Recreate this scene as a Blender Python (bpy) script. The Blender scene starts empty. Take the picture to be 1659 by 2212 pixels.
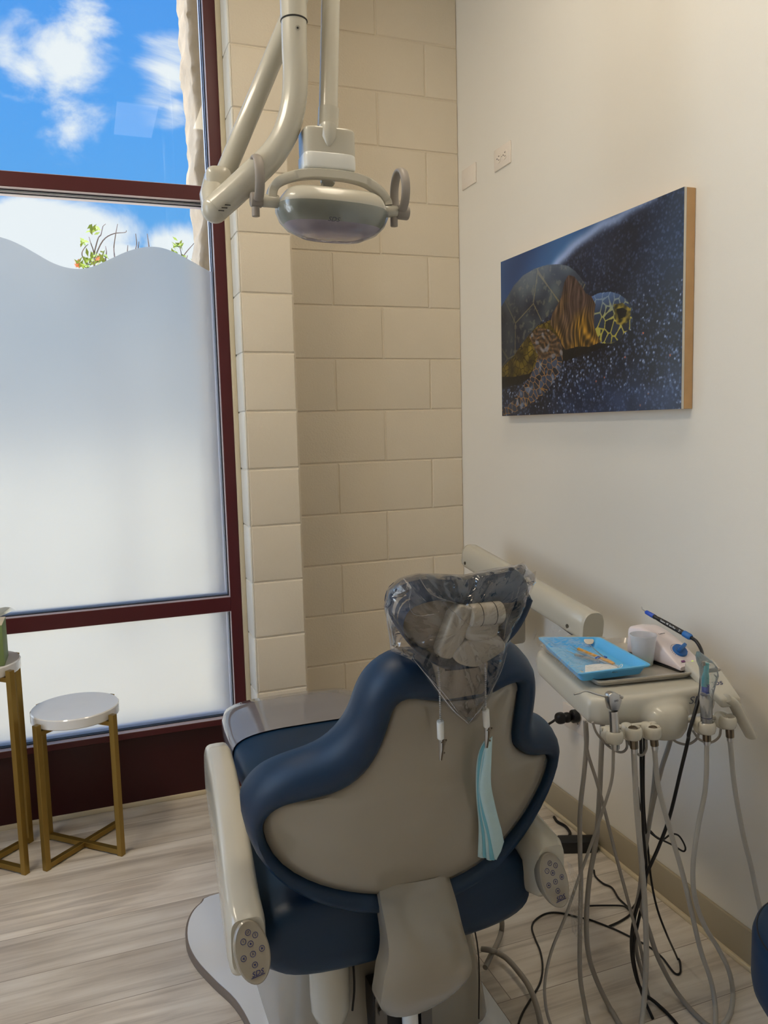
import bpy, bmesh, math, random
from mathutils import Vector, Matrix, noise
random.seed(7)
V = Vector
R = math.radians
sc = bpy.context.scene
COL = sc.collection

# ------------------------------------------------------------------ camera
F, YAW, PIT, ROL, H = 1721.23, .3547, -.1082, -.0255, 1.37
f_ = V((math.sin(YAW)*math.cos(PIT), math.cos(YAW)*math.cos(PIT), math.sin(PIT)))
r0 = V((math.cos(YAW), -math.sin(YAW), 0)); u0 = r0.cross(f_)
r_ = math.cos(ROL)*r0 + math.sin(ROL)*u0
u_ = -math.sin(ROL)*r0 + math.cos(ROL)*u0
EYE = V((0, 0, H))
cam = bpy.data.cameras.new('camera'); camo = bpy.data.objects.new('camera', cam); COL.objects.link(camo)
cam.sensor_fit = 'VERTICAL'; cam.sensor_height = 24.0; cam.lens = F*24.0/2212
camo.matrix_world = Matrix(((r_.x, u_.x, -f_.x, 0), (r_.y, u_.y, -f_.y, 0), (r_.z, u_.z, -f_.z, H), (0, 0, 0, 1)))
cam.clip_start = .02; cam.clip_end = 300
sc.camera = camo

def ray(px, py):
    return f_ + (px-829.5)/F*r_ - (py-1106)/F*u_
def U(px, py, Y=None, X=None, Z=None):
    """real point seen at a photo position, on a wall / depth / height plane of the room"""
    d = ray(px, py)
    if Y is not None: t = Y/d.y
    elif X is not None: t = X/d.x
    else: t = (Z-H)/d.z
    return EYE + d*t

# ------------------------------------------------------------------ materials
def lin(c):
    return tuple(((x/255)/12.92 if x/255 <= .04045 else ((x/255+.055)/1.055)**2.4) for x in c) + (1,)
def mat(name, rgb, rough=.5, metal=0, coat=0, var=.05, vscale=9, bump=0, bscale=200, trans=0, ior=1.45, sheen=0, spec=.5, emit=None, estr=1, sss=0):
    m = bpy.data.materials.new(name); m.use_nodes = True
    nt = m.node_tree; b = nt.nodes['Principled BSDF']
    c = lin(rgb)
    tc = nt.nodes.new('ShaderNodeTexCoord')
    if var > 0:
        nz = nt.nodes.new('ShaderNodeTexNoise'); nz.inputs['Scale'].default_value = vscale; nz.inputs['Detail'].default_value = 3
        nt.links.new(tc.outputs['Object'], nz.inputs['Vector'])
        mx = nt.nodes.new('ShaderNodeMix'); mx.data_type = 'RGBA'
        mx.inputs[6].default_value = tuple(x*(1-var) for x in c[:3])+(1,)
        mx.inputs[7].default_value = tuple(min(1, x*(1+var)) for x in c[:3])+(1,)
        nt.links.new(nz.outputs['Fac'], mx.inputs[0]); nt.links.new(mx.outputs[2], b.inputs['Base Color'])
    else: b.inputs['Base Color'].default_value = c
    b.inputs['Roughness'].default_value = rough; b.inputs['Metallic'].default_value = metal
    b.inputs['Coat Weight'].default_value = coat; b.inputs['Coat Roughness'].default_value = .05
    b.inputs['Transmission Weight'].default_value = trans; b.inputs['IOR'].default_value = ior
    b.inputs['Specular IOR Level'].default_value = spec
    b.inputs['Sheen Weight'].default_value = sheen
    if sss: b.inputs['Subsurface Weight'].default_value = sss; b.inputs['Subsurface Radius'].default_value = (.01, .01, .01)
    if emit: b.inputs['Emission Color'].default_value = lin(emit); b.inputs['Emission Strength'].default_value = estr
    if bump:
        n2 = nt.nodes.new('ShaderNodeTexNoise'); n2.inputs['Scale'].default_value = bscale; n2.inputs['Detail'].default_value = 2
        nt.links.new(tc.outputs['Object'], n2.inputs['Vector'])
        bp = nt.nodes.new('ShaderNodeBump'); bp.inputs['Strength'].default_value = bump; bp.inputs['Distance'].default_value = .002
        nt.links.new(n2.outputs['Fac'], bp.inputs['Height']); nt.links.new(bp.outputs['Normal'], b.inputs['Normal'])
    return m

def film_mat(name, tint, gloss, rough, bscale=60, bstr=.6, base=.1, mul=.9, milk=.3):
    """thin clear plastic film: mostly see-through, with crinkled highlights"""
    m = bpy.data.materials.new(name); m.use_nodes = True; nt = m.node_tree
    for n in list(nt.nodes): nt.nodes.remove(n)
    o = nt.nodes.new('ShaderNodeOutputMaterial'); tr = nt.nodes.new('ShaderNodeBsdfTransparent'); gl = nt.nodes.new('ShaderNodeBsdfGlossy')
    tr.inputs['Color'].default_value = tint
    gl.inputs['Roughness'].default_value = rough; gl.inputs['Color'].default_value = (1, 1, 1, 1)
    tc = nt.nodes.new('ShaderNodeTexCoord'); nz = nt.nodes.new('ShaderNodeTexNoise')
    nz.inputs['Scale'].default_value = bscale; nz.inputs['Detail'].default_value = 1.5; nz.inputs['Distortion'].default_value = 1.0
    nt.links.new(tc.outputs['Object'], nz.inputs['Vector'])
    bp = nt.nodes.new('ShaderNodeBump'); bp.inputs['Strength'].default_value = bstr; bp.inputs['Distance'].default_value = .004
    nt.links.new(nz.outputs['Fac'], bp.inputs['Height'])
    nt.links.new(bp.outputs['Normal'], gl.inputs['Normal'])
    lw = nt.nodes.new('ShaderNodeLayerWeight'); lw.inputs['Blend'].default_value = gloss
    nt.links.new(bp.outputs['Normal'], lw.inputs['Normal'])
    ad = nt.nodes.new('ShaderNodeMath'); ad.operation = 'MULTIPLY_ADD'; ad.use_clamp = True
    ad.inputs[1].default_value = mul; ad.inputs[2].default_value = base
    nt.links.new(lw.outputs['Fresnel'], ad.inputs[0])
    df = nt.nodes.new('ShaderNodeBsdfDiffuse'); df.inputs[0].default_value = (.8, .8, .82, 1); m3 = nt.nodes.new('ShaderNodeMixShader'); m3.inputs[0].default_value = milk
    nt.links.new(gl.outputs[0], m3.inputs[1]); nt.links.new(df.outputs[0], m3.inputs[2])
    mx = nt.nodes.new('ShaderNodeMixShader')
    nt.links.new(ad.outputs[0], mx.inputs[0]); nt.links.new(tr.outputs[0], mx.inputs[1]); nt.links.new(m3.outputs[0], mx.inputs[2])
    nt.links.new(mx.outputs[0], o.inputs[0])
    return m

M = {}
M['wall'] = mat('wall_paint', (228, 223, 213), .75, var=.012, vscale=3, bump=.12, bscale=500)
M['block'] = mat('block_paint', (217, 205, 184), .7, var=.03, vscale=6, bump=.5, bscale=140)
M['jamb'] = mat('jamb_paint', (226, 224, 216), .6, var=.04, bump=.4, bscale=90)
M['ceiling'] = mat('ceiling_paint', (225, 216, 200), .8)
M['maroon'] = mat('maroon_frame', (78, 26, 30), .38, var=.05)
M['panelred'] = mat('maroon_panel', (52, 4, 8), .42, var=.05)
M['gasket'] = mat('gasket', (22, 26, 40), .4)
M['alu'] = mat('frame_reveal', (196, 180, 184), .4, metal=.3)
M['cream'] = mat('cream_trim', (214, 200, 170), .5)
M['basebd'] = mat('baseboard_vinyl', (168, 157, 134), .55)
M['navy'] = mat('navy_vinyl', (9, 41, 68), .45, var=.06, bump=.12, bscale=700, spec=.45)
M['shell'] = mat('chair_shell', (150, 141, 125), .22, var=.02, coat=.5)
M['cream_pl'] = mat('cream_plastic', (192, 187, 172), .22, var=.02, coat=.3)
M['white_pl'] = mat('white_plastic', (226, 226, 220), .25, var=.02, coat=.3)
M['lampgray'] = mat('handle_plastic', (150, 142, 134), .4, var=.03)
M['plate'] = mat('base_plate_paint', (226, 229, 232), .16, var=.02, coat=.8)
M['plate_edge'] = mat('base_plate_edge', (120, 108, 98), .5)
M['silver'] = mat('brushed_metal', (190, 188, 184), .28, metal=1, var=.05)
M['darkmetal'] = mat('dark_metal', (120, 108, 92), .3, metal=1)
M['traymetal'] = mat('tray_steel', (196, 190, 180), .38, metal=.5, var=.14, vscale=40)
M['brass'] = mat('brass', (152, 124, 62), .36, metal=.75, var=.06)
M['marble'] = mat('white_marble', (232, 231, 228), .12, var=.04, vscale=14, coat=1)
M['hose'] = mat('grey_hose', (148, 142, 134), .38, var=.03)
M['hose2'] = mat('light_grey_hose', (176, 172, 164), .35, var=.03)
M['black'] = mat('black_rubber', (16, 15, 18), .4)
M['blackbox'] = mat('black_plastic', (22, 24, 26), .45)
M['blue_pl'] = mat('blue_plastic', (38, 104, 176), .35)
M['blue_grip'] = mat('blue_grip', (44, 84, 190), .45)
M['bluetray'] = mat('blue_tray_plastic', (96, 184, 236), .35, var=.02, sss=.0)
M['bib'] = mat('bib_paper', (184, 211, 213), .85, var=.05, vscale=60, bump=.3, bscale=500)
M['bib2'] = mat('bib_paper_back', (118, 182, 196), .85, var=.05)
M['orange'] = mat('amber_handle', (214, 150, 40), .4)
M['gauze'] = mat('gauze', (230, 230, 226), .9, bump=.5, bscale=600)
M['navymark'] = mat('navy_print', (28, 36, 96), .5, var=0)
M['greymark'] = mat('grey_print', (66, 66, 78), .5, var=0)
M['whitemark'] = mat('white_print', (232, 234, 238), .5, var=0)
M['purplemark'] = mat('purple_print', (120, 60, 120), .5, var=0)
M['led'] = mat('led_green', (180, 230, 40), .4, var=0, emit=(180, 230, 40), estr=1.5)
M['pinkwhite'] = mat('scaler_white', (224, 212, 212), .3, var=.02, coat=.2)
M['wood'] = mat('pine_wood', (206, 166, 118), .6, var=.12, vscale=30)
M['white_edge'] = mat('white_panel', (226, 222, 212), .5)
M['outlet'] = mat('outlet_plastic', (232, 222, 210), .35, var=.01)
M['green'] = mat('tissue_box_green', (120, 138, 84), .6, var=.12, vscale=22)
M['tissue'] = mat('tissue_paper', (228, 236, 240), .9)
M['teal'] = mat('teal_tip', (86, 190, 196), .3)
M['deepblue'] = mat('deep_blue_valve', (22, 84, 186), .35)
M['stone'] = mat('sandstone', (168, 142, 112), .95, var=.25, vscale=18, bump=.9, bscale=60)
M['ground'] = mat('pavement', (218, 198, 166), .9, var=.08, vscale=2)
M['bark'] = mat('bark', (104, 84, 74), .8)
M['leaf'] = mat('leaf', (150, 164, 60), .6, var=.2, vscale=8)
M['flower'] = mat('blossom', (214, 126, 70), .6, var=.2)
M['lens'] = mat('lamp_lens', (168, 158, 168), .12, var=.04, coat=.6)
M['visor'] = mat('lamp_visor', (138, 140, 128), .08, var=.02, coat=.8)
M['panel_lamp'] = mat('light_diffuser', (255, 250, 240), .5, var=0, emit=(255, 240, 214), estr=6)
M['steelbolt'] = mat('bolt', (110, 106, 100), .35, metal=1)
M['recess'] = mat('dark_recess', (40, 36, 32), .6)
M['bag'] = film_mat('clear_film', (.80, .78, .77, 1), .24, .08, 34, 1.0, .07, .8, .06)
M['wrap'] = film_mat('tray_wrap', (.97, .98, 1, 1), .08, .10, 60, .9, .02, .30, .05)
M['bag_soft'] = film_mat('clear_film_soft', (.95, .96, .98, 1), .18, .2, 40, .6, .05)
M['sleeve'] = film_mat('valve_wrap', (.9, .92, .92, 1), .3, .15, 70, .8, .12)
M['footfilm'] = mat('clear_foot_sleeve', (120, 119, 123), .06, var=.03, coat=.8, bump=.06, bscale=14)

def cup_mat():
    m = bpy.data.materials.new('frosted_cup'); m.use_nodes = True; nt = m.node_tree
    for n in list(nt.nodes): nt.nodes.remove(n)
    o = nt.nodes.new('ShaderNodeOutputMaterial')
    tr = nt.nodes.new('ShaderNodeBsdfTransparent'); pb = nt.nodes.new('ShaderNodeBsdfPrincipled'); tl = nt.nodes.new('ShaderNodeBsdfTranslucent')
    tc = nt.nodes.new('ShaderNodeTexCoord'); nz = nt.nodes.new('ShaderNodeTexNoise'); nz.inputs['Scale'].default_value = 30
    rp = nt.nodes.new('ShaderNodeMapRange'); rp.inputs[3].default_value = .52; rp.inputs[4].default_value = .64
    nt.links.new(tc.outputs['Object'], nz.inputs['Vector']); nt.links.new(nz.outputs['Fac'], rp.inputs[0])
    pb.inputs['Base Color'].default_value = lin((226, 226, 228)); pb.inputs['Roughness'].default_value = .3
    tl.inputs['Color'].default_value = lin((230, 230, 234))
    a = nt.nodes.new('ShaderNodeMixShader'); a.inputs[0].default_value = .5
    nt.links.new(pb.outputs[0], a.inputs[1]); nt.links.new(tl.outputs[0], a.inputs[2])
    mx = nt.nodes.new('ShaderNodeMixShader')
    nt.links.new(rp.outputs[0], mx.inputs[0]); nt.links.new(tr.outputs[0], mx.inputs[1]); nt.links.new(a.outputs[0], mx.inputs[2])
    nt.links.new(mx.outputs[0], o.inputs[0]); return m
M['cup'] = cup_mat()
M['mouthwash'] = mat('mint_liquid', (90, 200, 182), .1, var=0, trans=.3)

def glass_mat():
    m = bpy.data.materials.new('window_glass'); m.use_nodes = True; nt = m.node_tree
    for n in list(nt.nodes): nt.nodes.remove(n)
    o = nt.nodes.new('ShaderNodeOutputMaterial'); tr = nt.nodes.new('ShaderNodeBsdfTransparent'); gl = nt.nodes.new('ShaderNodeBsdfGlossy')
    tr.inputs['Color'].default_value = (.93, .97, .98, 1); gl.inputs['Roughness'].default_value = 0
    fr = nt.nodes.new('ShaderNodeFresnel'); fr.inputs[0].default_value = 1.45
    mx = nt.nodes.new('ShaderNodeMixShader')
    nt.links.new(fr.outputs[0], mx.inputs[0]); nt.links.new(tr.outputs[0], mx.inputs[1]); nt.links.new(gl.outputs[0], mx.inputs[2])
    nt.links.new(mx.outputs[0], o.inputs[0]); return m
M['glass'] = glass_mat()
def frost_mat():
    m = bpy.data.materials.new('frosted_film'); m.use_nodes = True; nt = m.node_tree
    for n in list(nt.nodes): nt.nodes.remove(n)
    o = nt.nodes.new('ShaderNodeOutputMaterial')
    tl = nt.nodes.new('ShaderNodeBsdfTranslucent'); rf = nt.nodes.new('ShaderNodeBsdfRefraction'); gl = nt.nodes.new('ShaderNodeBsdfGlossy')
    tl.inputs['Color'].default_value = (.50, .53, .58, 1)
    rf.inputs['Color'].default_value = (.95, .95, .95, 1); rf.inputs['Roughness'].default_value = .7; rf.inputs['IOR'].default_value = 1.12
    gl.inputs['Roughness'].default_value = .5
    tc = nt.nodes.new('ShaderNodeTexCoord'); nz = nt.nodes.new('ShaderNodeTexNoise'); nz.inputs['Scale'].default_value = 2
    mr = nt.nodes.new('ShaderNodeMapRange'); mr.inputs[3].default_value = .3; mr.inputs[4].default_value = .42
    nt.links.new(tc.outputs['Object'], nz.inputs['Vector']); nt.links.new(nz.outputs['Fac'], mr.inputs[0])
    a = nt.nodes.new('ShaderNodeMixShader')
    nt.links.new(mr.outputs[0], a.inputs[0]); nt.links.new(tl.outputs[0], a.inputs[1]); nt.links.new(rf.outputs[0], a.inputs[2])
    b = nt.nodes.new('ShaderNodeMixShader'); b.inputs[0].default_value = .05
    nt.links.new(a.outputs[0], b.inputs[1]); nt.links.new(gl.outputs[0], b.inputs[2])
    nt.links.new(b.outputs[0], o.inputs[0]); return m
M['frost'] = frost_mat()

def floor_mat():
    m = bpy.data.materials.new('vinyl_planks'); m.use_nodes = True; nt = m.node_tree; b = nt.nodes['Principled BSDF']
    L = nt.links.new
    tc = nt.nodes.new('ShaderNodeTexCoord')
    mp = nt.nodes.new('ShaderNodeMapping'); L(tc.outputs['Object'], mp.inputs[0]); mp.inputs['Location'].default_value = (.35, .06, 0)
    br = nt.nodes.new('ShaderNodeTexBrick'); L(mp.outputs[0], br.inputs['Vector'])
    br.inputs['Scale'].default_value = 1; br.inputs['Brick Width'].default_value = 1.22; br.inputs['Row Height'].default_value = .18
    br.inputs['Mortar Size'].default_value = .0012; br.inputs['Mortar Smooth'].default_value = .3; br.offset = .37; br.offset_frequency = 2
    br.inputs['Color1'].default_value = (0, 0, 0, 1); br.inputs['Color2'].default_value = (1, 1, 1, 1); br.inputs['Mortar'].default_value = (.5, .5, .5, 1)
    br.inputs['Bias'].default_value = 0
    # grain stretched along the plank, shifted per plank
    sep = nt.nodes.new('ShaderNodeVectorMath'); sep.operation = 'MULTIPLY_ADD'
    L(br.outputs['Color'], sep.inputs[0]); sep.inputs[1].default_value = (7.3, 3.1, 0); L(tc.outputs['Object'], sep.inputs[2])
    m2 = nt.nodes.new('ShaderNodeMapping'); m2.inputs['Scale'].default_value = (1.1, 17, 1); L(sep.outputs[0], m2.inputs[0])
    nz = nt.nodes.new('ShaderNodeTexNoise'); nz.inputs['Scale'].default_value = 1.6; nz.inputs['Detail'].default_value = 9; nz.inputs['Roughness'].default_value = .62; nz.inputs['Distortion'].default_value = .6
    L(m2.outputs[0], nz.inputs['Vector'])
    m3 = nt.nodes.new('ShaderNodeMapping'); m3.inputs['Scale'].default_value = (2.2, 7, 1); L(sep.outputs[0], m3.inputs[0])
    n3 = nt.nodes.new('ShaderNodeTexNoise'); n3.inputs['Scale'].default_value = 1.3; n3.inputs['Detail'].default_value = 3; L(m3.outputs[0], n3.inputs['Vector'])
    cr = nt.nodes.new('ShaderNodeValToRGB'); e = cr.color_ramp.elements
    e[0].position = .28; e[0].color = lin((180, 170, 158)); e[1].position = .74; e[1].color = lin((242, 236, 226))
    e2 = cr.color_ramp.elements.new(.5); e2.color = lin((224, 215, 202))
    L(nz.outputs['Fac'], cr.inputs[0])
    mx = nt.nodes.new('ShaderNodeMix'); mx.data_type = 'RGBA'; mx.blend_type = 'MULTIPLY'; mx.inputs[0].default_value = 1
    cr2 = nt.nodes.new('ShaderNodeValToRGB'); q = cr2.color_ramp.elements; q[0].position = .36; q[0].color = (.80, .77, .74, 1); q[1].position = .58; q[1].color = (1, 1, 1, 1)
    L(n3.outputs['Fac'], cr2.inputs[0]); L(cr.outputs[0], mx.inputs[6]); L(cr2.outputs[0], mx.inputs[7])
    # plank to plank tone
    sb = nt.nodes.new('ShaderNodeSeparateColor'); L(br.outputs['Color'], sb.inputs[0])
    mr = nt.nodes.new('ShaderNodeMapRange'); mr.inputs[3].default_value = .86; mr.inputs[4].default_value = 1.08; L(sb.outputs[0], mr.inputs[0])
    mx2 = nt.nodes.new('ShaderNodeMix'); mx2.data_type = 'RGBA'; mx2.blend_type = 'MULTIPLY'; mx2.inputs[0].default_value = 1
    L(mx.outputs[2], mx2.inputs[6]); L(mr.outputs[0], mx2.inputs[7])
    mx3 = nt.nodes.new('ShaderNodeMix'); mx3.data_type = 'RGBA'; mx3.inputs[7].default_value = lin((110, 96, 82))
    s = nt.nodes.new('ShaderNodeMath'); s.operation = 'MULTIPLY'; s.inputs[1].default_value = .7; L(br.outputs['Fac'], s.inputs[0])
    L(s.outputs[0], mx3.inputs[0]); L(mx2.outputs[2], mx3.inputs[6])
    L(mx3.outputs[2], b.inputs['Base Color']); b.inputs['Roughness'].default_value = .34
    bp = nt.nodes.new('ShaderNodeBump'); bp.inputs['Strength'].default_value = .12; bp.inputs['Distance'].default_value = .002
    L(nz.outputs['Fac'], bp.inputs['Height']); L(bp.outputs['Normal'], b.inputs['Normal'])
    return m
M['floor'] = floor_mat()

# ------------------------------------------------------------------ mesh helpers
def link(o): COL.objects.link(o); return o
def props(o, label=None, cat=None, group=None, kind=None):
    if label: o['label'] = label
    if cat: o['category'] = cat
    if group: o['group'] = group
    if kind: o['kind'] = kind
    return o
def thing(name, loc, label, cat, group=None):
    o = bpy.data.objects.new(name, None); o.empty_display_size = .05; link(o); o.location = loc
    return props(o, label, cat, group)
def rootloc(p):
    v = V((0, 0, 0))
    while p is not None: v += p.location; p = p.parent
    return v
class MB:
    """collects shapes given in room coordinates, then links them as one mesh object"""
    def __init__(s): s.bm = bmesh.new()
    def _merge(s, b2, mtx=None):
        me = bpy.data.meshes.new('t')
        if mtx is not None: bmesh.ops.transform(b2, matrix=mtx, verts=b2.verts)
        b2.to_mesh(me); b2.free(); s.bm.from_mesh(me); bpy.data.meshes.remove(me); return s
    def box(s, lo, hi, r=0, seg=2, mtx=None):
        b = bmesh.new(); bmesh.ops.create_cube(b, size=1)
        lo, hi = V(lo), V(hi)
        for v in b.verts: v.co = V(((lo[i]+hi[i])/2 + v.co[i]*(hi[i]-lo[i])) for i in range(3))
        if r: bmesh.ops.bevel(b, geom=b.edges[:], offset=r, segments=seg, profile=.5, affect='EDGES', clamp_overlap=True)
        return s._merge(b, mtx)
    def hexa(s, pts, r=0, seg=2):
        """8 corners: bottom 4 (ccw) then top 4"""
        b = bmesh.new(); vs = [b.verts.new(p) for p in pts]
        for q in ((3, 2, 1, 0), (4, 5, 6, 7), (0, 1, 5, 4), (1, 2, 6, 5), (2, 3, 7, 6), (3, 0, 4, 7)): b.faces.new([vs[i] for i in q])
        bmesh.ops.recalc_face_normals(b, faces=b.faces)
        if r: bmesh.ops.bevel(b, geom=b.edges[:], offset=r, segments=seg, profile=.5, affect='EDGES', clamp_overlap=True)
        return s._merge(b)
    def loft(s, rings, cap0=True, cap1=True, closed=True):
        bm = s.bm; R_ = [[bm.verts.new(p) for p in rg] for rg in rings]; n = len(R_[0])
        for a, b in zip(R_, R_[1:]):
            for i in range(n if closed else n-1):
                j = (i+1) % n
                try: bm.faces.new((a[i], a[j], b[j], b[i]))
                except ValueError: pass
        for fl, rg in ((cap0, R_[0]), (cap1, R_[-1])):
            if fl:
                c = sum((v.co for v in rg), V((0, 0, 0)))/n; cv = bm.verts.new(c)
                for i in range(n): bm.faces.new((rg[i], rg[(i+1) % n], cv))
        return s
    def sweep(s, path, rad, n=12, caps=True, flat=1.0, upv=None):
        path = [V(p) for p in path]; m = len(path)
        rad = rad if isinstance(rad, (list, tuple)) else [rad]*m
        tang = [(path[min(i+1, m-1)]-path[max(i-1, 0)]).normalized() for i in range(m)]
        t0 = tang[0]; a = upv or (V((0, 0, 1)) if abs(t0.z) < .9 else V((1, 0, 0)))
        nrm = (a - t0*a.dot(t0)).normalized(); rings = []
        for i in range(m):
            t = tang[i]; nrm = (nrm - t*nrm.dot(t)).normalized(); bn = t.cross(nrm)
            rings.append([path[i]+rad[i]*(math.cos(2*math.pi*k/n)*nrm*flat+math.sin(2*math.pi*k/n)*bn) for k in range(n)])
        return s.loft(rings, caps, caps)
    def cyl(s, a, b, r, r2=None, n=24, bev=0):
        a, b = V(a), V(b); r2 = r if r2 is None else r2
        if bev:
            d = (b-a).normalized()*bev
            return s.sweep([a, a+d*.3, a+d, b-d, b-d*.3, b], [r-bev, r-bev*.3, r, r2, r2-bev*.3, r2-bev], n)
        return s.sweep([a, b], [r, r2], n)
    def lathe(s, c, prof, n=32, ax=V((0, 0, 1))):
        c = V(c); ax = V(ax).normalized(); e = V((1, 0, 0)) if abs(ax.x) < .9 else V((0, 1, 0))
        e = (e-ax*e.dot(ax)).normalized(); g = ax.cross(e)
        rings = [[c+ax*z+r*(math.cos(2*math.pi*k/n)*e+math.sin(2*math.pi*k/n)*g) for k in range(n)] for r, z in prof]
        return s.loft(rings)
    def ball(s, c, r, seg=12, sc_=(1, 1, 1), mtx=None):
        b = bmesh.new(); bmesh.ops.create_uvsphere(b, u_segments=seg, v_segments=max(6, seg//2), radius=1)
        for v in b.verts: v.co = V((v.co.x*r*sc_[0], v.co.y*r*sc_[1], v.co.z*r*sc_[2]))
        if mtx is not None: bmesh.ops.transform(b, matrix=mtx, verts=b.verts)
        for v in b.verts: v.co += V(c)
        return s._merge(b)
    def torus(s, c, R1, r, ax, n=32, k=8, sx=1, sy=1, e=None):
        c = V(c); ax = V(ax).normalized(); e = V(e) if e else (V((1, 0, 0)) if abs(ax.x) < .9 else V((0, 1, 0)))
        e = (e-ax*e.dot(ax)).normalized(); g = ax.cross(e); bm = s.bm; rows = []
        for i in range(n):
            a = 2*math.pi*i/n; d = e*math.cos(a)*sx+g*math.sin(a)*sy; dn = (e*math.cos(a)+g*math.sin(a))
            rows.append([bm.verts.new(c+d*R1+dn*r*math.cos(2*math.pi*j/k)+ax*r*math.sin(2*math.pi*j/k)) for j in range(k)])
        for i in range(n):
            for j in range(k): bm.faces.new((rows[i][j], rows[(i+1) % n][j], rows[(i+1) % n][(j+1) % k], rows[i][(j+1) % k]))
        return s
    def slab(s, pts, ext, r=0, seg=2):
        """closed outline (3D points) pushed along ext into a solid"""
        b = bmesh.new(); vs = [b.verts.new(p) for p in pts]; fc = b.faces.new(vs)
        ex = bmesh.ops.extrude_face_region(b, geom=[fc]); nv = [g for g in ex['geom'] if isinstance(g, bmesh.types.BMVert)]
        bmesh.ops.translate(b, vec=V(ext), verts=nv); bmesh.ops.recalc_face_normals(b, faces=b.faces)
        if r: bmesh.ops.bevel(b, geom=[e for e in b.edges if e.calc_face_angle(0) > .6], offset=r, segments=seg, profile=.5, affect='EDGES', clamp_overlap=True)
        return s._merge(b)
    def sellip(s, c, h, e1=.4, e2=.4, nu=32, nv=18, mtx=None):
        """superellipsoid: e1 vertical, e2 plan squareness"""
        def p(w, m): return math.copysign(abs(w)**m, w)
        rings = []
        for i in range(1, nv):
            ph = -math.pi/2+math.pi*i/nv
            rings.append([V((h[0]*p(math.cos(ph), e1)*p(math.cos(2*math.pi*k/nu), e2), h[1]*p(math.cos(ph), e1)*p(math.sin(2*math.pi*k/nu), e2), h[2]*p(math.sin(ph), e1))) for k in range(nu)])
        if mtx is not None: rings = [[mtx @ q for q in rg] for rg in rings]
        return s.loft([[q+V(c) for q in rg] for rg in rings])
    def face(s, pts): s.bm.faces.new([s.bm.verts.new(p) for p in pts]); return s
    def build(s, name, m, parent=None, smooth=35, recalc=True, weld=0):
        if weld: bmesh.ops.remove_doubles(s.bm, verts=s.bm.verts, dist=weld)
        if recalc: bmesh.ops.recalc_face_normals(s.bm, faces=s.bm.faces)
        off = rootloc(parent)
        for v in s.bm.verts: v.co -= off
        me = bpy.data.meshes.new(name); s.bm.to_mesh(me); s.bm.free()
        me.materials.append(M[m] if isinstance(m, str) else m)
        if smooth:
            me.polygons.foreach_set('use_smooth', [True]*len(me.polygons)); me.set_sharp_from_angle(angle=R(smooth))
        o = bpy.data.objects.new(name, me); link(o)
        if parent: o.parent = parent
        return o
def single(mb, name, m, label, cat, group=None, base=None, **k):
    o = mb.build(name, m, None, **k)
    return props(o, label, cat, group)
def struct(mb, name, m, parent=None, **k):
    o = mb.build(name, m, parent, **k)
    if parent is None: o['kind'] = 'structure'
    return o
def catmull(pts, n=8):
    pts = [V(p) for p in pts]; out = []
    P = [pts[0]*2-pts[1]]+pts+[pts[-1]*2-pts[-2]]
    for i in range(1, len(P)-2):
        a, b, c, d = P[i-1:i+3]
        for k in range(n):
            t = k/n; out.append(.5*((2*b)+(c-a)*t+(2*a-5*b+4*c-d)*t*t+(3*b-a-3*c+d)*t**3))
    out.append(pts[-1]); return out
def catclosed(pts, n=6):
    pts = [V(p) for p in pts]; m = len(pts); out = []
    for i in range(m):
        a, b, c, d = pts[i-1], pts[i], pts[(i+1) % m], pts[(i+2) % m]
        for k in range(n):
            t = k/n; out.append(.5*((2*b)+(c-a)*t+(2*a-5*b+4*c-d)*t*t+(3*b-a-3*c+d)*t**3))
    return out
def resample(pts, n, closed=False):
    pts = [V(p) for p in pts]
    if closed: pts = pts+[pts[0]]
    L = [0]
    for a, b in zip(pts, pts[1:]): L.append(L[-1]+(b-a).length)
    out = []; j = 0; tot = L[-1]; cnt = n if closed else n-1
    for i in range(n):
        t = tot*i/cnt
        while j < len(L)-2 and L[j+1] < t: j += 1
        w = (t-L[j])/max(1e-9, L[j+1]-L[j]); out.append(pts[j].lerp(pts[j+1], min(1, max(0, w))))
    return out
def mark(txt, org, xd, ud, h, m, parent, name='lettering', shear=0, wide=1, lift=.0006, align='CENTER', label=None):
    cu = bpy.data.curves.new('txt', 'FONT'); cu.body = txt; cu.size = h/.7; cu.shear = shear; cu.align_x = align; cu.align_y = 'CENTER'
    cu.extrude = .0002; cu.resolution_u = 3
    t = bpy.data.objects.new('txt', cu); link(t); dg = bpy.context.evaluated_depsgraph_get(); dg.update()
    me = bpy.data.meshes.new_from_object(t.evaluated_get(dg)); bpy.data.objects.remove(t); bpy.data.curves.remove(cu)
    xd = V(xd).normalized(); ud = V(ud); ud = (ud-xd*ud.dot(xd)).normalized(); nd = xd.cross(ud)
    off = rootloc(parent)
    for v in me.vertices: v.co = V(org)-off+xd*v.co.x*wide+ud*v.co.y+nd*(v.co.z+lift)
    me.materials.clear(); me.materials.append(M[m]); me.name = name
    o = bpy.data.objects.new(name, me); link(o); o.parent = parent
    if label: o['label'] = label
    return o

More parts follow.
